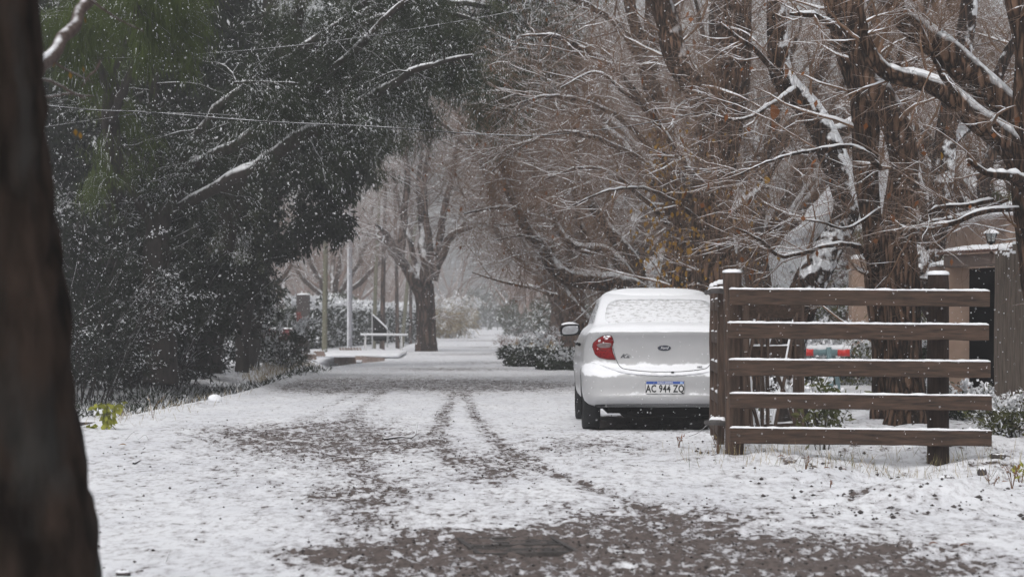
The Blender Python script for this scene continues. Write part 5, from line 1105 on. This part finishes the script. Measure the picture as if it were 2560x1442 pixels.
barrier()
def pillar():
    d = 43.5; x0, x1 = P(2131, 0, d)[0], P(2187, 0, d)[0]; zt = P(0, 648, d)[2]; cx_ = (x0 + x1) / 2
    root = thing('gate_pillar', 'peach stucco pillar with a snow cap left of the thick straight trunk', 'pillar', (cx_, d + .2, gz(cx_, d)))
    m = MB(); m.box((cx_, d + .2, zt / 2 - .1), (x1 - x0 + .03, .45, zt + .2), bev=.02); s = m.build('shaft', M['stucco'], root); snow_dome(s, (cx_ - .02, d + .2, zt), .20, .21, .09)
pillar()
def brick_row(*a): pass
def portal():
    d = 26.6
    root = thing('entrance_portal', 'garden entrance with clay tile coping and dark opening beside the stake fence', 'gateway', P(2430, 930, d))
    zt = lambda p, dd: P(0, p, dd)[2]
    L = P(2378, 0, d); Rr = P(2500, 0, d - 1.6)
    A = np.array([P(2386, 0, d)[0], d, 0]); B = np.array([P(2520, 0, d - 1.2)[0], d - 1.2, 0]); t = nrm(B - A); Ln = np.linalg.norm(B - A); s = np.array([-t[1], t[0], 0]); rot = Matrix.Rotation(math.atan2(t[1], t[0]), 4, 'Z')
    zb0, zb1 = zt(668, d), zt(640, d)
    c = A + t * Ln / 2; MB().box((c[0], c[1], (zb0 + zb1) / 2), (Ln, .30, zb1 - zb0), rot=rot, bev=.012).build('lintel', M['concrete'], root)
    MB().box(tuple(A[:2] + t[:2] * .07) + ((zb0) / 2 - .1,), (.09, .28, zb0 + .19), rot=rot, bev=.01).build('jamb', M['stucco'], root)
    cc = c + np.array([.3, .9, 0]); MB().box((cc[0], cc[1], zb0 / 2), (Ln + .6, .1, zb0), rot=rot).build('opening_shade', M['dark'], root)  # black slab painting in the shade inside the opening
    n = 15
    src = None
    for i in range(n):
        u = (i + .5) / n; p = A + t * Ln * u; a = np.linspace(0, math.pi, 7); v = []
        for yy in (-.24, .24):
            for q in a: v.append(p + t * .042 * math.cos(q) + s * yy + np.array([0, 0, zb1 + .012 + .035 * math.sin(q) + (yy + .24) * .12]))
        o = MB().add(np.array(v), [(j, j + 1, 8 + j, 7 + j) for j in range(6)] + [tuple(range(7))[::-1], tuple(range(7, 14))]).build('roof_tile', M['tile'], root)
        sr = snow_ridge(o, p + s * -.22 + [0, 0, zb1 + .04], p + s * .24 + [0, 0, zb1 + .10], .085, .035, 8)
    wall_l = MB(); p = P(2368, 0, d + .4); wall_l.box((p[0] - .05, d + .5, zt(668, d) / 2), (.26, .3, zt(660, d)), bev=.01); w_ = wall_l.build('side_pier', M['concrete'], root); snow_ridge(w_, (p[0] - .19, d + .45, zt(660, d)), (p[0] + .09, d + .45, zt(660, d)), .30, .05, 10)
portal()
def stake_fence():
    root = thing('stake_fence', 'weathered grey brown fence of upright stakes at the right edge', 'fence', (5.25, 24.2, 0))
    A = np.array([P(2493, 0, 24.4)[0], 24.4]); B = np.array([P(2720, 0, 20.0)[0], 20.0]); n = 46
    for i in range(n):
        p = A + (B - A) * (i / (n - 1)) + rs.normal(size=2) * .006; r = .030 + .012 * rs.rand(); zt = P(0, 625, 24.4)[2] + .05 * rs.normal() - .02 * i / n; g_ = gz(p[0], p[1])
        pts = crom([(p[0], p[1], g_ - .1), (p[0] + .006 * rs.normal(), p[1], zt / 2), (p[0] + .01 * rs.normal(), p[1], zt)], 6); o = MB().tube(pts, r * (1 + .06 * rs.normal(size=6)), 7).build('stake', M['reed'], root)
        snow_dome(o, (pts[-1][0], pts[-1][1], zt), r, r, .03, 8)
    for z in (.5, 1.4): MB().box(tuple((A + B) / 2 + np.array([.06, .05])) + (z,), (.03, np.linalg.norm(B - A), .08), rot=Matrix.Rotation(math.atan2(-(B - A)[0], (B - A)[1]), 4, 'Z')).build('rail', M['reed'], root)
stake_fence()
def lantern():
    c = P(2478, 590, 26.0); root = thing('garden_lantern', 'black framed lantern with a snowy pitched cap above the tile coping', 'lantern', (c[0], c[1], 1.8))
    x, y = c[0], c[1]; z0, z1 = P(0, 606, 26)[2], P(0, 584, 26)[2]; r0, r1 = .045, .072
    MB().tube([(x, y, z0 - .28), (x, y, z0)], .02, 8).build('post', M['black'], root); fr = MB()
    for k in range(6):
        a = k / 6 * 6.2832 + .3; fr.tube([(x + r0 * math.cos(a), y + r0 * math.sin(a), z0), (x + r1 * math.cos(a), y + r1 * math.sin(a), z1)], .006, 5)
    fr.tube([(x, y, z0 - .01), (x, y, z0 + .01)], .05, 6); fr.build('frame', M['black'], root)
    a = np.arange(6) / 6 * 6.2832 + .3; v = [(x + (r0 - .006) * math.cos(q), y + (r0 - .006) * math.sin(q), z0 + .01) for q in a] + [(x + (r1 - .006) * math.cos(q), y + (r1 - .006) * math.sin(q), z1) for q in a]
    MB().add(np.array(v), [(i, (i + 1) % 6, 6 + (i + 1) % 6, 6 + i) for i in range(6)]).build('pane', M['glass_lamp'], root)
    zc = P(0, 568, 26)[2]; v = [(x + .10 * math.cos(q), y + .10 * math.sin(q), z1) for q in a] + [(x + .10 * math.cos(q), y + .10 * math.sin(q), z1 + .012) for q in a] + [(x, y, zc)]
    MB().add(np.array(v), [tuple(range(6))[::-1]] + [(i, (i + 1) % 6, 6 + (i + 1) % 6, 6 + i) for i in range(6)] + [(6 + i, 6 + (i + 1) % 6, 12) for i in range(6)]).build('cap', M['snow'], root)
lantern()
def houses():
    root = thing('house', 'peach house with a snow covered roof glimpsed through branches at the right', 'house', (8.6, 34, 0))
    MB().box((10.1, 36.5, 1.3), (5.2, 5, 3.2)).build('wall', M['stucco'], root)
    p = np.array([[7.2, 33.6, 2.9], [13, 33.6, 2.9], [13, 39.5, 2.9], [7.2, 39.5, 2.9], [9.2, 36.5, 3.3], [12, 36.5, 3.3]]); v = np.concatenate([p, p - [0, 0, .14]])
    MB().add(v, [(0, 1, 5, 4), (1, 2, 5), (2, 3, 4, 5), (3, 0, 4), (6, 7, 1, 0), (7, 8, 2, 1), (8, 9, 3, 2), (9, 6, 0, 3), (6, 9, 8, 7)]).build('roof', M['snow'], root)
    f = MB().box((8.6, 33.97, 1.4), (1.0, .08, 1.1)).build('window', M['wood'], root); MB().box((8.6, 33.92, 1.4), (.86, .03, .96)).build('pane', plain('window_glass', (.03, .035, .04), .1), f)
    root = thing('house', 'low house with white snowy roof behind the trees at the upper right', 'house', (9, 48, 0))
    MB().box((11.5, 52, 1.6), (8, 6, 3.4)).build('wall', M['concrete'], root); p = np.array([[6.8, 48, 3.3], [16.5, 48, 3.3], [16.5, 56, 3.3], [6.8, 56, 3.3], [9.5, 52, 6.6], [14, 52, 6.6]]); v = np.concatenate([p, p - [0, 0, .2]])
    MB().add(v, [(0, 1, 5, 4), (1, 2, 5), (2, 3, 4, 5), (3, 0, 4), (6, 7, 1, 0), (7, 8, 2, 1), (8, 9, 3, 2), (9, 6, 0, 3), (6, 9, 8, 7)]).build('roof', M['snow'], root)
houses()

# ------------------------------------------------------------ left side furniture
def pole(name, label, cat, pxx, pytop, d, r, mat, base_r=None, lean=0, snow=True):
    a = P(pxx, 0, d); zt = P(0, pytop, d)[2]; root = thing(name, label, cat, (a[0], d, gz(a[0], d)))
    o = MB().tube(crom([(a[0], d, -.4), (a[0] + lean * .5, d, zt / 2), (a[0] + lean, d, zt)], 12), np.linspace(base_r or r, r * .8, 12), 12).build('shaft', mat, root, smooth=True)
    if snow:
        st_ = crom([(a[0] - r * .55, d - r * .75, .1), (a[0] - r * .55 + lean * .5, d - r * .75, zt / 2), (a[0] - r * .5 + lean, d - r * .7, zt)], 40); v, q = tubes(st_[None], (r * .28 * (.6 + .8 * rs.rand(40)))[None], 5); mk('snow_cap', v, q, mats=[M['snow']], parent=o, off=np.array(parent_loc(o)))
    return root
pole('utility_pole', 'pale grey concrete pole rising past the glossy dark tree', 'utility pole', 874, 250, 90, .105, M['pole'], .115)
pale = snowed('slim_trunk_green_grey', (.10, .10, .07), (.19, .18, .13), s0=.5, s1=.8, nz=.4, bump=0); slimb = M['bark_pale']
for pxx, top, d, r, mt, lab, ln in [(811, 420, 84, .11, pale, 'mossy slim trunk left of the grey pole', .1), (934, 400, 104, .10, pale, 'greenish slim trunk just left of the black sign board', .35), (955, 420, 108, .13, slimb, 'dark slim trunk directly behind the black sign board', .2), (994, 420, 118, .11, slimb, 'thin brown trunk right of the black sign board', -.2), (1004, 500, 122, .12, pale, 'leaning pale trunk closest to the forked tree', 1.0), (1026, 500, 126, .10, slimb, 'thin dark trunk half hidden by the forked tree', .1)]:
    a = P(pxx, 0, d); zt = P(0, top, d)[2]
    root = thing('slender_tree', lab, 'tree', (a[0], d, gz(a[0], d)), 'slender trunks along the hedge')
    p = crom([(a[0], d, -.4), (a[0] + ln * .4, d, zt * .5), (a[0] + ln, d, zt)], 16); rr = np.linspace(r, r * .6, 16); v, q = tubes(p[None], rr[None], 8); mk('trunk', v, q, mats=[mt], parent=root)
    c, rc = grow(p[None], rr[None], 16, .45, 1, (1, 3), (.5, 1.1), .15, .03, 7, .3, .03); c2, rc2 = grow(c, rc, 10, .1, 1, (.6, 1.6), (.4, 1), .15, -.1, 5, .5, .012); v, q = join([tubes(c, rc, 4), tubes(c2, np.maximum(rc2, .006), 3)]); mk('branches', v, q, mats=[M['twig_hazed']], parent=root, kind='stuff')
def sign_board():
    d = 92.; root = thing('sign_board', 'black board with a slanting snowy top edge between two thin posts', 'sign', P(952, 868, d))
    A, B, C_, D_ = P(932, 786, d), P(967, 824, d), P(967, 852, d), P(932, 852, d); v = np.array([A, B, C_, D_]); v = np.concatenate([v, v + [0, .06, 0]])
    MB().add(v, [(0, 3, 2, 1), (4, 5, 6, 7), (0, 1, 5, 4), (1, 2, 6, 5), (2, 3, 7, 6), (3, 0, 4, 7)]).build('panel', M['dark'], root)
    MB().tube([A + [-.03, 0, 0.05], P(931, 872, d)], .03, 6).build('leg', M['metal'], root); MB().tube([B + [.03, 0, 0], P(968, 868, d)], .03, 6).build('leg', M['metal'], root); snow_ridge(root, A + [-.03, .03, .0], B + [.05, .03, 0], .14, .08, 16)
sign_board()
def railing():
    d = 84.; root = thing('railing', 'low grey metal railing over the culvert with snow on its bar', 'railing', P(960, 880, d)); o = MB().tube([P(901, 837, d), P(1020, 838, d)], .028, 8).build('bar', M['metal'], root)
    v, q = tubes(crom([P(901, 835, d), P(960, 835, d), P(1020, 836, d)], 30)[None], np.full((1, 30), .035), 6); mk('snow_cap', v, q, mats=[M['snow']], parent=o, off=np.array(parent_loc(o)))
    for a, b in ((914, 909), (914, 915), (1004, 1000), (1004, 1006)): MB().tube([P(a, 838, d), P(b, 882, d - .3)], .024, 6).build('leg', M['metal'], root)
railing()
def culvert():
    # concrete wall with a round pipe mouth, pavement slab over it
    d = 70.; root = thing('culvert', 'brown concrete culvert wall under the snowy pavement left of the road', 'culvert', P(890, 905, d)); zt = P(0, 889, d)[2]
    A, B = P(835, 0, d + 3), P(962, 0, d - 4); n = 26; v = []; f = []
    for i in range(n + 1):
        x = A[0] + (B[0] - A[0]) * i / n; y = A[1] + (B[1] - A[1]) * i / n; v += [(x, y, zt), (x, y, -.55)]
    for i in range(n):
        if 12 <= i <= 14: continue
        f.append((2 * i, 2 * i + 1, 2 * i + 3, 2 * i + 2))
    m = MB(); m.add(np.array(v), f); xs = A[0] + (B[0] - A[0]) * 12 / n, A[0] + (B[0] - A[0]) * 15 / n; yy = A[1] + (B[1] - A[1]) * 13.5 / n
    m.box(((xs[0] + xs[1]) / 2, yy + .04, zt - .06), (xs[1] - xs[0], .1, .12)); m.build('wall', M['concrete'], root)
    MB().tube([((xs[0] + xs[1]) / 2 + .25, yy - .3, -.28), ((xs[0] + xs[1]) / 2 + .25, yy + 1.5, -.28)], .24, 14).build('pipe_mouth', M['dark'], root)
    sl = MB().box(((A[0] + B[0]) / 2 - .1, d + 4.0, zt + .01), (2.6, 9, .10), rot=Matrix.Rotation(.02, 4, 'Z'), bev=.03).build('slab', M['snow'], root)
    return root
culvert()
def kerb_stones():
    n = 0
    for (x0, x1, d, pyb, grp) in ((752, 790, 66, 897, 'front row of tilted edging bricks left of the culvert'), (786, 812, 68, 889, 'raised row of tilted edging bricks beside the culvert slab'), (848, 905, 86, 878, 'row of tilted edging bricks at the foot of the grey pole')):
        a = P(x0, pyb, d); root = thing('brick_edging', 'snow capped ' + grp, 'edging', a); k = int((x1 - x0) / 6.5); z0 = P(0, pyb, d)[2]
        for i in range(k):
            x = P(x0 + (i + .5) * (x1 - x0) / k, 0, d)[0]; o = MB().box((x, d, z0 + .06), (.065, .2, .17), rot=Matrix.Rotation(-.45, 4, 'Y'), bev=.006).build('brick', M['concrete'], root)
            s_ = MB().box((x + .02, d, z0 + .15), (.07, .2, .025), rot=Matrix.Rotation(.75, 4, 'Y'), bev=.01).build('snow_cap', M['snow'], o)
kerb_stones()
def red_pillar():
    d = 76.; a, b = P(741, 0, d), P(773, 0, d); zt = P(0, 737, d)[2]; root = thing('gate_pillar', 'brick pillar with one painted red face beside the snowy hedge', 'pillar', ((a[0] + b[0]) / 2, d, 0))
    bm_ = M['brick']; rows = 15; h = (zt + .1) / rows; w_ = b[0] - a[0]; core = MB().box(((a[0] + b[0]) / 2, d + .2, zt / 2 - .05), (w_ - .02, .38, zt), bev=.0).build('core', M['stone'], root)
    for r_ in range(rows):
        for c_ in range(2):
            o_ = .5 if r_ % 2 else .38; ww = w_ * (o_ if c_ == 0 else 1 - o_) - .012; x = a[0] + (ww / 2 if c_ == 0 else w_ * o_ + ww / 2)
            MB().box((x, d + .17, -.1 + h * (r_ + .5)), (ww, .38, h - .015)).build('brick', bm_ if c_ == 0 and r_ < 11 else M['stone'], root)
    snow_dome(root, ((a[0] + b[0]) / 2, d + .2, zt), w_ * .5, .2, .06)
    root = thing('board_fence', 'low dark red board fence behind the spiky bush left of the brick pillar', 'fence', P(690, 880, d)); x0, x1 = P(640, 0, d)[0], P(738, 0, d)[0]
    for i in range(7):
        x = x0 + (i + .5) * (x1 - x0) / 7; zt2 = P(0, 822, d)[2]; MB().box((x, d + .1, zt2 / 2 - .1), ((x1 - x0) / 7 - .02, .05, zt2 + .2)).build('board', M['redcloth'], root)
    snow_ridge(root, (x0, d + .1, P(0, 822, d)[2]), (x1, d + .1, P(0, 822, d)[2]), .1, .05, 20)
    d = 62.; a, b = P(670, 0, d), P(742, 0, d); zt = P(0, 866, d)[2]; root = thing('garden_bench', 'small dark red bench topped with snow in front of the board fence', 'bench', ((a[0] + b[0]) / 2, d, gz(a[0], d)))
    s = MB().box(((a[0] + b[0]) / 2, d, zt), (b[0] - a[0], .4, .06), bev=.01).build('seat', M['redcloth'], root); snow_ridge(s, (a[0], d, zt + .03), (b[0], d, zt + .03), .4, .05, 16)
    for x in (a[0] + .1, b[0] - .1):
        for y in (-.15, .15): MB().box((x, d + y, (zt + gz(x, d)) / 2), (.06, .06, zt - gz(x, d))).build('leg', M['redcloth'], root)
red_pillar()

# ------------------------------------------------------------ small things on the ground
def rock(name, label, cat, x, y, rx, ry, rz, mat='stone', cap=.6, z=None, seed=0):
    z0 = gz(x, y) if z is None else z; root = thing(name, label, cat, (x, y, z0)); n, k = 9, 14; v = []
    for i in range(n):
        ph = i / (n - 1) * math.pi
        for j in range(k):
            a = j / k * 6.2832; l = 1 + .30 * (fbm(np.array([math.cos(a) * 1.3 + seed * 3.1]), np.array([math.sin(a) * 1.3 + ph]), 3, seed)[0] - .5) * 2; v.append((x + rx * l * math.sin(ph) * math.cos(a), y + ry * l * math.sin(ph) * math.sin(a), z0 + rz * l * math.cos(ph) + rz * .35))
    f = [(i * k + j, (i + 1) * k + j, (i + 1) * k + (j + 1) % k, i * k + (j + 1) % k) for i in range(n - 1) for j in range(k)]; MB().add(np.array(v), f).build('stone', M[mat], root, smooth=True)
    if cap: snow_dome(root, (x, y, z0 + rz * 1.05 * (1 - cap * .5)), rx * cap * 1.35, ry * cap * 1.35, rz * .55, 14)
    return root
def gp(px_, py_):                              # photo pixel on the flat ground
    d = F * CZ / (py_ - HOR); return (px_ - 1280) / F * d, d
x, y = gp(538, 1004); rock('stone', 'white snow covered stone at the edge of the road near the thicket', 'stone', x, y, .09, .08, .06, mat='snow', cap=.5, seed=2)
rock('clod', 'dark earth clod with a snow cap at the foot of the round post', 'clod', (2365 - 1280) / F * 16.9, 16.9, .075, .07, .05, cap=.55, seed=4, z=-.09 + .02)
rock('clod', 'smaller dark clod just right of the capped clod by the post', 'clod', (2408 - 1280) / F * 16.8, 16.8, .035, .035, .025, cap=0, seed=5)
rock('clod', 'upright dark clod in the bank right of the fence rails', 'clod', (2455 - 1280) / F * 17.9, 17.9, .04, .04, .045, cap=.5, seed=6)
rock('clod', 'flat dark clod on the bank near the rail ends', 'clod', (2495 - 1280) / F * 18.6, 18.6, .07, .05, .03, cap=.6, seed=7)
rock('stone', 'dark round stone half under snow behind the lime green plant', 'stone', (252 - 1280) / F * 36, 36, .10, .09, .07, cap=.8, seed=8, z=-.27)
rock('snow_mound', 'white snow mound on the left side at the far end of the road', 'mound', (1157 - 1280) / F * 190, 190, 1.0, 1.0, .42, mat='snow', cap=.8, seed=3)
rock('clod', 'low dark clod near the bottom left beside the big trunk', 'clod', *gp(308, 1438), .035, .03, .02, cap=.7, seed=12)
def scatter(name, label, cat, n, box, mat, s0, s1, flat=.6, mask=None):
    v0 = np.array([(1, 0, 0), (-1, 0, 0), (0, 1, 0), (0, -1, 0), (0, 0, 1), (0, 0, -1)], float); f0 = np.array([(0, 2, 4), (2, 1, 4), (1, 3, 4), (3, 0, 4), (2, 0, 5), (1, 2, 5), (3, 1, 5), (0, 3, 5)])
    x = box[0] + (box[1] - box[0]) * rs.rand(n); y = box[2] + (box[3] - box[2]) * rs.rand(n) ** 1.6
    if mask is not None: k = mask(x, y); x, y = x[k], y[k]; n = len(x)
    s = s0 + (s1 - s0) * rs.rand(n) ** 2.5; v = v0[None] * (1 + .5 * (rs.rand(n, 6, 1) - .5)) * s[:, None, None] * np.array([1, 1, flat]); a = rs.rand(n) * 6.28
    vx = v[..., 0] * np.cos(a)[:, None] - v[..., 1] * np.sin(a)[:, None]; vy = v[..., 0] * np.sin(a)[:, None] + v[..., 1] * np.cos(a)[:, None]; v = np.stack([vx + x[:, None], vy + y[:, None], v[..., 2] + ground_z(x, y)[:, None] + s[:, None] * .25], -1)
    t = (f0[None] + np.arange(n)[:, None, None] * 6).reshape(-1, 3); o = mk(name, v.reshape(-1, 3), None, t, mats=[mat], smooth=False, kind='stuff'); return tagit(o, label, cat)
scatter('gravel', 'scattered dark gravel bits poking through the snow on the road', 'gravel', 26000, (-4.2, 4.5, 9.5, 44), M['stone'], .003, .013, mask=lambda x, y: rs.rand(len(x)) < .012 + .75 * np.clip(bare(x, y), 0, 1) ** 1.2)
scatter('earth_crumbs', 'dark earth crumbs on the snowy bank around the fence', 'earth', 1100, (1.6, 5.2, 13, 24), M['stone'], .004, .024, mask=lambda x, y: fbm(x * 2, y * 2, 3, 5) > .5)
def fallen_leaf(label, px_, py_, L_, mat, d=None):
    x, y = gp(px_, py_); y = d or y; x = (px_ - 1280) / F * y; z = gz(x, y) + .012; k = 8; v = []
    for i in range(k + 1):
        t = i / k; w_ = .38 * L_ * math.sin(math.pi * min(1, t * .95 + .03)) ** .8; cz = .25 * L_ * math.sin(t * 3) 
        v += [(x + (t - .5) * L_, y - w_, z + cz * .4 + .25 * w_), (x + (t - .5) * L_, y, z + cz * .5), (x + (t - .5) * L_, y + w_, z + cz * .4 + .35 * w_)]
    f = []
    for i in range(k): f += [(i * 3, i * 3 + 3, i * 3 + 4, i * 3 + 1), (i * 3 + 1, i * 3 + 4, i * 3 + 5, i * 3 + 2)]
    o = MB().add(np.array(v), f).build('fallen_leaf', M[mat], None, smooth=True); return tagit(o, label, 'leaf', 'fallen brown leaves')
for a in [('pale orange leaf on the snow near the left trunk', 306, 1121, .075, 'leaf_ochre'), ('curled brown leaf right of the left fence post', 1953, 1168, .07, 'leaf_rust', 18.2), ('brown leaf under the middle of the lowest rail', 2067, 1196, .06, 'leaf_rust', 17.2),
          ('long tan leaf nearest the round post', 2218, 1178, .085, 'leaf_ochre', 17.6), ('small rusty leaf just left of the long tan leaf', 2110, 1172, .055, 'leaf_rust', 17.8), ('brown leaf on slush at the lower right', 2335, 1368, .055, 'leaf_rust'), ('darker brown leaf lying right of the one in the slush', 2412, 1372, .055, 'leaf_rust'),
          ('dark leaf on open snow below the lowest rail', 2000, 1213, .05, 'stone', 16.6), ('torn brown leaf on the bank right of the round post', 2512, 1178, .05, 'leaf_rust', 17.0)]: fallen_leaf(*a)
def stick(name, label, pts, r, mat='bark_dark', snow=False, cat='stick'):
    p = crom(pts, 20); v, q = tubes(p[None], np.linspace(r, r * .5, 20)[None], 6); o = mk(name, v, q, mats=[M[mat]]); tagit(o, label, cat)
def G(px_, py_, h=.0, d=None):
    x, y = gp(px_, py_)
    if d: y = d; x = (px_ - 1280) / F * d
    return np.array([x, y, gz(x, y) + h])
stick('fallen_stick', 'forked brown stick lying across the tyre tracks', [G(958, 1103, .02), G(1000, 1100, .03), G(1034, 1098, .03), G(1044, 1080, .12, 23.2), ], .013)
stick('fallen_stick', 'thin bent twig on snow right of the lime green plant', [G(312, 1108, .01), G(335, 1098, .08, 21.5), G(345, 1107, .02), G(362, 1100, .06, 21.3), G(372, 1107, .01)], .003)
stick('fallen_stick', 'short dark stub of wood on the snow at the left', [G(334, 1163, .01), G(352, 1158, .02)], .010)
stick('fallen_stick', 'thin stick at the bottom left near the big trunk', [G(412, 1407, .0), G(425, 1395, .04)], .004)
stick('fallen_stick', 'snow fringed twig sprouting right under the car bumper edge', [G(1722, 1092, .0), G(1745, 1080, .05, 22), G(1772, 1040, .16, 22), G(1776, 1010, .24, 22)], .003)
# little plants
def sprig(label, px_, d, h, n, mat='leaf_rust', L_=.03, z=None, cat='plant'):
    x = (px_ - 1280) / F * d; z0 = gz(x, d) if z is None else z; root = thing('weed', label, cat, (x, d, z0)); st_ = []; 
    for i in range(n):
        a = rs.rand() * 6.28; st_.append(crom([(x, d, z0 - .02), (x + .15 * h * math.cos(a), d + .15 * h * math.sin(a), z0 + h * .5), (x + (.2 + .35 * rs.rand()) * h * math.cos(a), d + .3 * h * math.sin(a), z0 + h * (.75 + .3 * rs.rand()))], 8))
    st_ = np.stack(st_); v, q = tubes(st_, np.linspace(.0035, .0015, 8)[None] * np.ones((n, 1)), 4); mk('stems', v, q, mats=[M['twig']], parent=root, kind='stuff')
    foliage('foliage', root, st_[:, 3:], n * 6, L_, L_ * .5, .3, [M[mat], M['snow']], .3, clump=.006); return root
sprig('dry reddish weed between car and fence post', 1697, 20.5, .10, 5); sprig('dry weed with red seed heads under the lowest rail', 2014, 17.6, .12, 6, L_=.012); sprig('tiny weed poking out of open snow at lower right', 2075, 15.0, .05, 4, L_=.015)
sprig('tall dry seed stalk on the left road edge', 382, 26.5, .30, 2, 'straw', .03); sprig('dry weeds at the right picture edge below the bank', 2530, 16.0, .16, 8, 'leaf_rust', .02); sprig('thin upright twig weed right of the clods', 2480, 15.6, .13, 6, 'leaf_rust', .014)
sprig('grass clump beside the edge on gate', 1795, 19.3, .18, 9, 'straw', .02); sprig('yellow leaved weed at the right frame edge', 2552, 17.2, .16, 5, 'leaf_lime', .05); sprig('small snowy leafy weed near the spiky bush', 735, 51, .45, 7, 'leaf_dark', .10)
sprig('bare twiggy weed in the ditch below the thicket', 660, 45, .50, 4, 'leaf_rust', .02)
def lime_plant():
    x, y = (272 - 1280) / F * 23.6, 23.6; z0 = gz((272 - 1280) / F * 23.6, 23.6) - .02; root = thing('leafy_plant', 'lime green leafy plant drooping under snow beside the big left trunk', 'plant', (x, y, z0)); st_ = []
    for i in range(7):
        a = rs.rand() * 6.28; st_.append(crom([(x + .05 * rs.normal(), y, z0 - .05), (x + .05 * rs.normal(), y, z0 + .16), (x + .10 * rs.normal(), y + .05, z0 + .24 + .10 * rs.rand())], 8))
    for i in range(3): st_.append(crom([(x - .1, y, z0 - .05), (x - .15, y, z0), (x - .18 - .05 * rs.rand(), y, z0 + .05)], 8))
    st_ = np.stack(st_); v, q = tubes(st_, np.full((len(st_), 8), .004), 5); mk('stems', v, q, mats=[M['leaf_olive']], parent=root, kind='stuff'); n = 150
    foliage('foliage', root, st_[:, 2:], n, .075, .055, .9, [M['leaf_lime'], M['snow']], .16, clump=.02, out=.3)
lime_plant()
def ditch_slabs():
    for i, (pyy, dd, lab) in enumerate([(1068, 30.6, 'nearer snowy concrete step across the ditch behind the lime plant'), (1087, 28.6, 'lowest snowy concrete step across the ditch beside the big trunk')]):
        x1 = (335 - 1280) / F * dd; root = thing('ditch_slab', lab, 'slab', (x1 - 1.1, dd, -.3)); MB().box((x1 - 1.1, dd, -.255 - i * .0), (2.2, .5, .09), bev=.01).build('slab', M['stone'], root); snow_ridge(root, (x1 - 2.15, dd + .02, -.212), (x1 - .03, dd + .02, -.212), .5, .03, 20)
ditch_slabs()
def grate():
    x0, y0 = gp(1290, 1362); z = gz(x0, y0) - .026; root = thing('drain_grate', 'wet iron drain grate sunk in the slush at the bottom of the view', 'grate', (x0, y0, z)); ang = R(9); c, s_ = math.cos(ang), math.sin(ang)
    def T(u, v, h=0): return (x0 + u * c - v * s_, y0 + u * s_ + v * c, z + h)
    rt = Matrix.Rotation(ang, 4, 'Z'); fr = MB()
    for u in (-.25, .25): fr.box(T(u, 0, .012), (.025, .80, .03), rot=rt)
    for v in (-.40, .40, 0): fr.box(T(0, v, .010), (.475, .025, .03), rot=rt)
    fr.build('frame', M['iron'], root); MB().box(T(0, 0, -.006), (.5, .8, .004), rot=rt).build('pit', M['dark'], root)
    for i in range(13):
        v = -.35 + i * .058
        if abs(v) < .02: continue
        MB().box(T(0, v, .010), (.47, .030, .016), rot=rt).build('bar', M['iron'], root)
grate()

# ------------------------------------------------------------ overhead wires
def wire(label, pts, r, snow=True):
    root = thing('overhead_wire', label, 'wire', pts[0], 'overhead wires'); p = crom(pts, 60); v, q = tubes(p[None], np.full((1, 60), r), 5); o = mk('cable', v, q, mats=[M['black']], parent=root)
    if snow: v, q = tubes((p + [0, 0, r * .8])[None], (r * .55 * (.6 + .7 * rs.rand(60)))[None], 5); mk('snow_line', v, q, mats=[M['snow']], parent=o, off=np.array(parent_loc(o)))
wire('thicker snow lined wire sagging across the road at mid height', [P(-700, 150, 31), P(100, 262, 30), P(370, 281, 30), P(660, 304, 30), P(950, 318, 30.5), P(1230, 337, 31), P(1420, 333, 31), P(1800, 270, 32), P(2900, 0, 33)], .0062)
wire('thin wire crossing high in front of the evergreens', [P(-600, 160, 34), P(120, 148, 33), P(420, 141, 33), P(780, 110, 33), P(1100, 62, 33), P(1400, 5, 33), P(2000, -130, 34)], .0045)
wire('faint slack wire low in front of the evergreens', [P(-600, 420, 36), P(110, 318, 35), P(240, 300, 35), P(400, 283, 35), P(700, 300, 36), P(1000, 350, 50), P(1400, 380, 90)], .004)

# ------------------------------------------------------------ falling snow and haze
def flakes():
    n = 36000; y = 5 + 85 * rs.rand(n) ** 1.25; hw = 1.5 + y * .27; x = (rs.rand(n) * 2 - 1) * hw; z = .02 + rs.rand(n) * (1.3 + y * .17)
    s = .0026 + .0040 * rs.rand(n) ** 2; v0 = np.array([(1, 1, 1.2), (-1, -1, 1.2), (-1, 1, -1.2), (1, -1, -1.2)], float) * .85; f0 = np.array([(0, 1, 2), (0, 2, 3), (0, 3, 1), (1, 3, 2)])
    s = s * np.clip(y / 24, .5, 1.15); keep = y > 9; x, y, z, s = x[keep], y[keep], z[keep], s[keep]; n = len(x)
    v = v0[None] * s[:, None, None] + np.column_stack([x, y, z])[:, None, :]; t = (f0[None] + np.arange(n)[:, None, None] * 4).reshape(-1, 3)
    tagit(mk('falling_snow', v.reshape(-1, 3), None, t, mats=[M['snow']], smooth=True, kind='stuff'), 'fine snowflakes drifting down through the whole scene', 'snow')
flakes()
hz = MB().box((0, 202, 10), (300, 460, 24)).build('haze', bpy.data.materials.new('air_haze'), None); hz['kind'] = 'stuff'; hz['label'] = 'snowy haze in the air'; hz['category'] = 'haze'
hm = hz.data.materials[0]; hm.use_nodes = True; ht = hm.node_tree; ht.nodes.clear(); ho = ht.nodes.new('ShaderNodeOutputMaterial'); pv = ht.nodes.new('ShaderNodeVolumePrincipled'); pv.inputs['Color'].default_value = (.93, .94, .96, 1); pv.inputs['Density'].default_value = .0016; pv.inputs['Anisotropy'].default_value = 0.2; ht.links.new(pv.outputs[0], ho.inputs['Volume'])
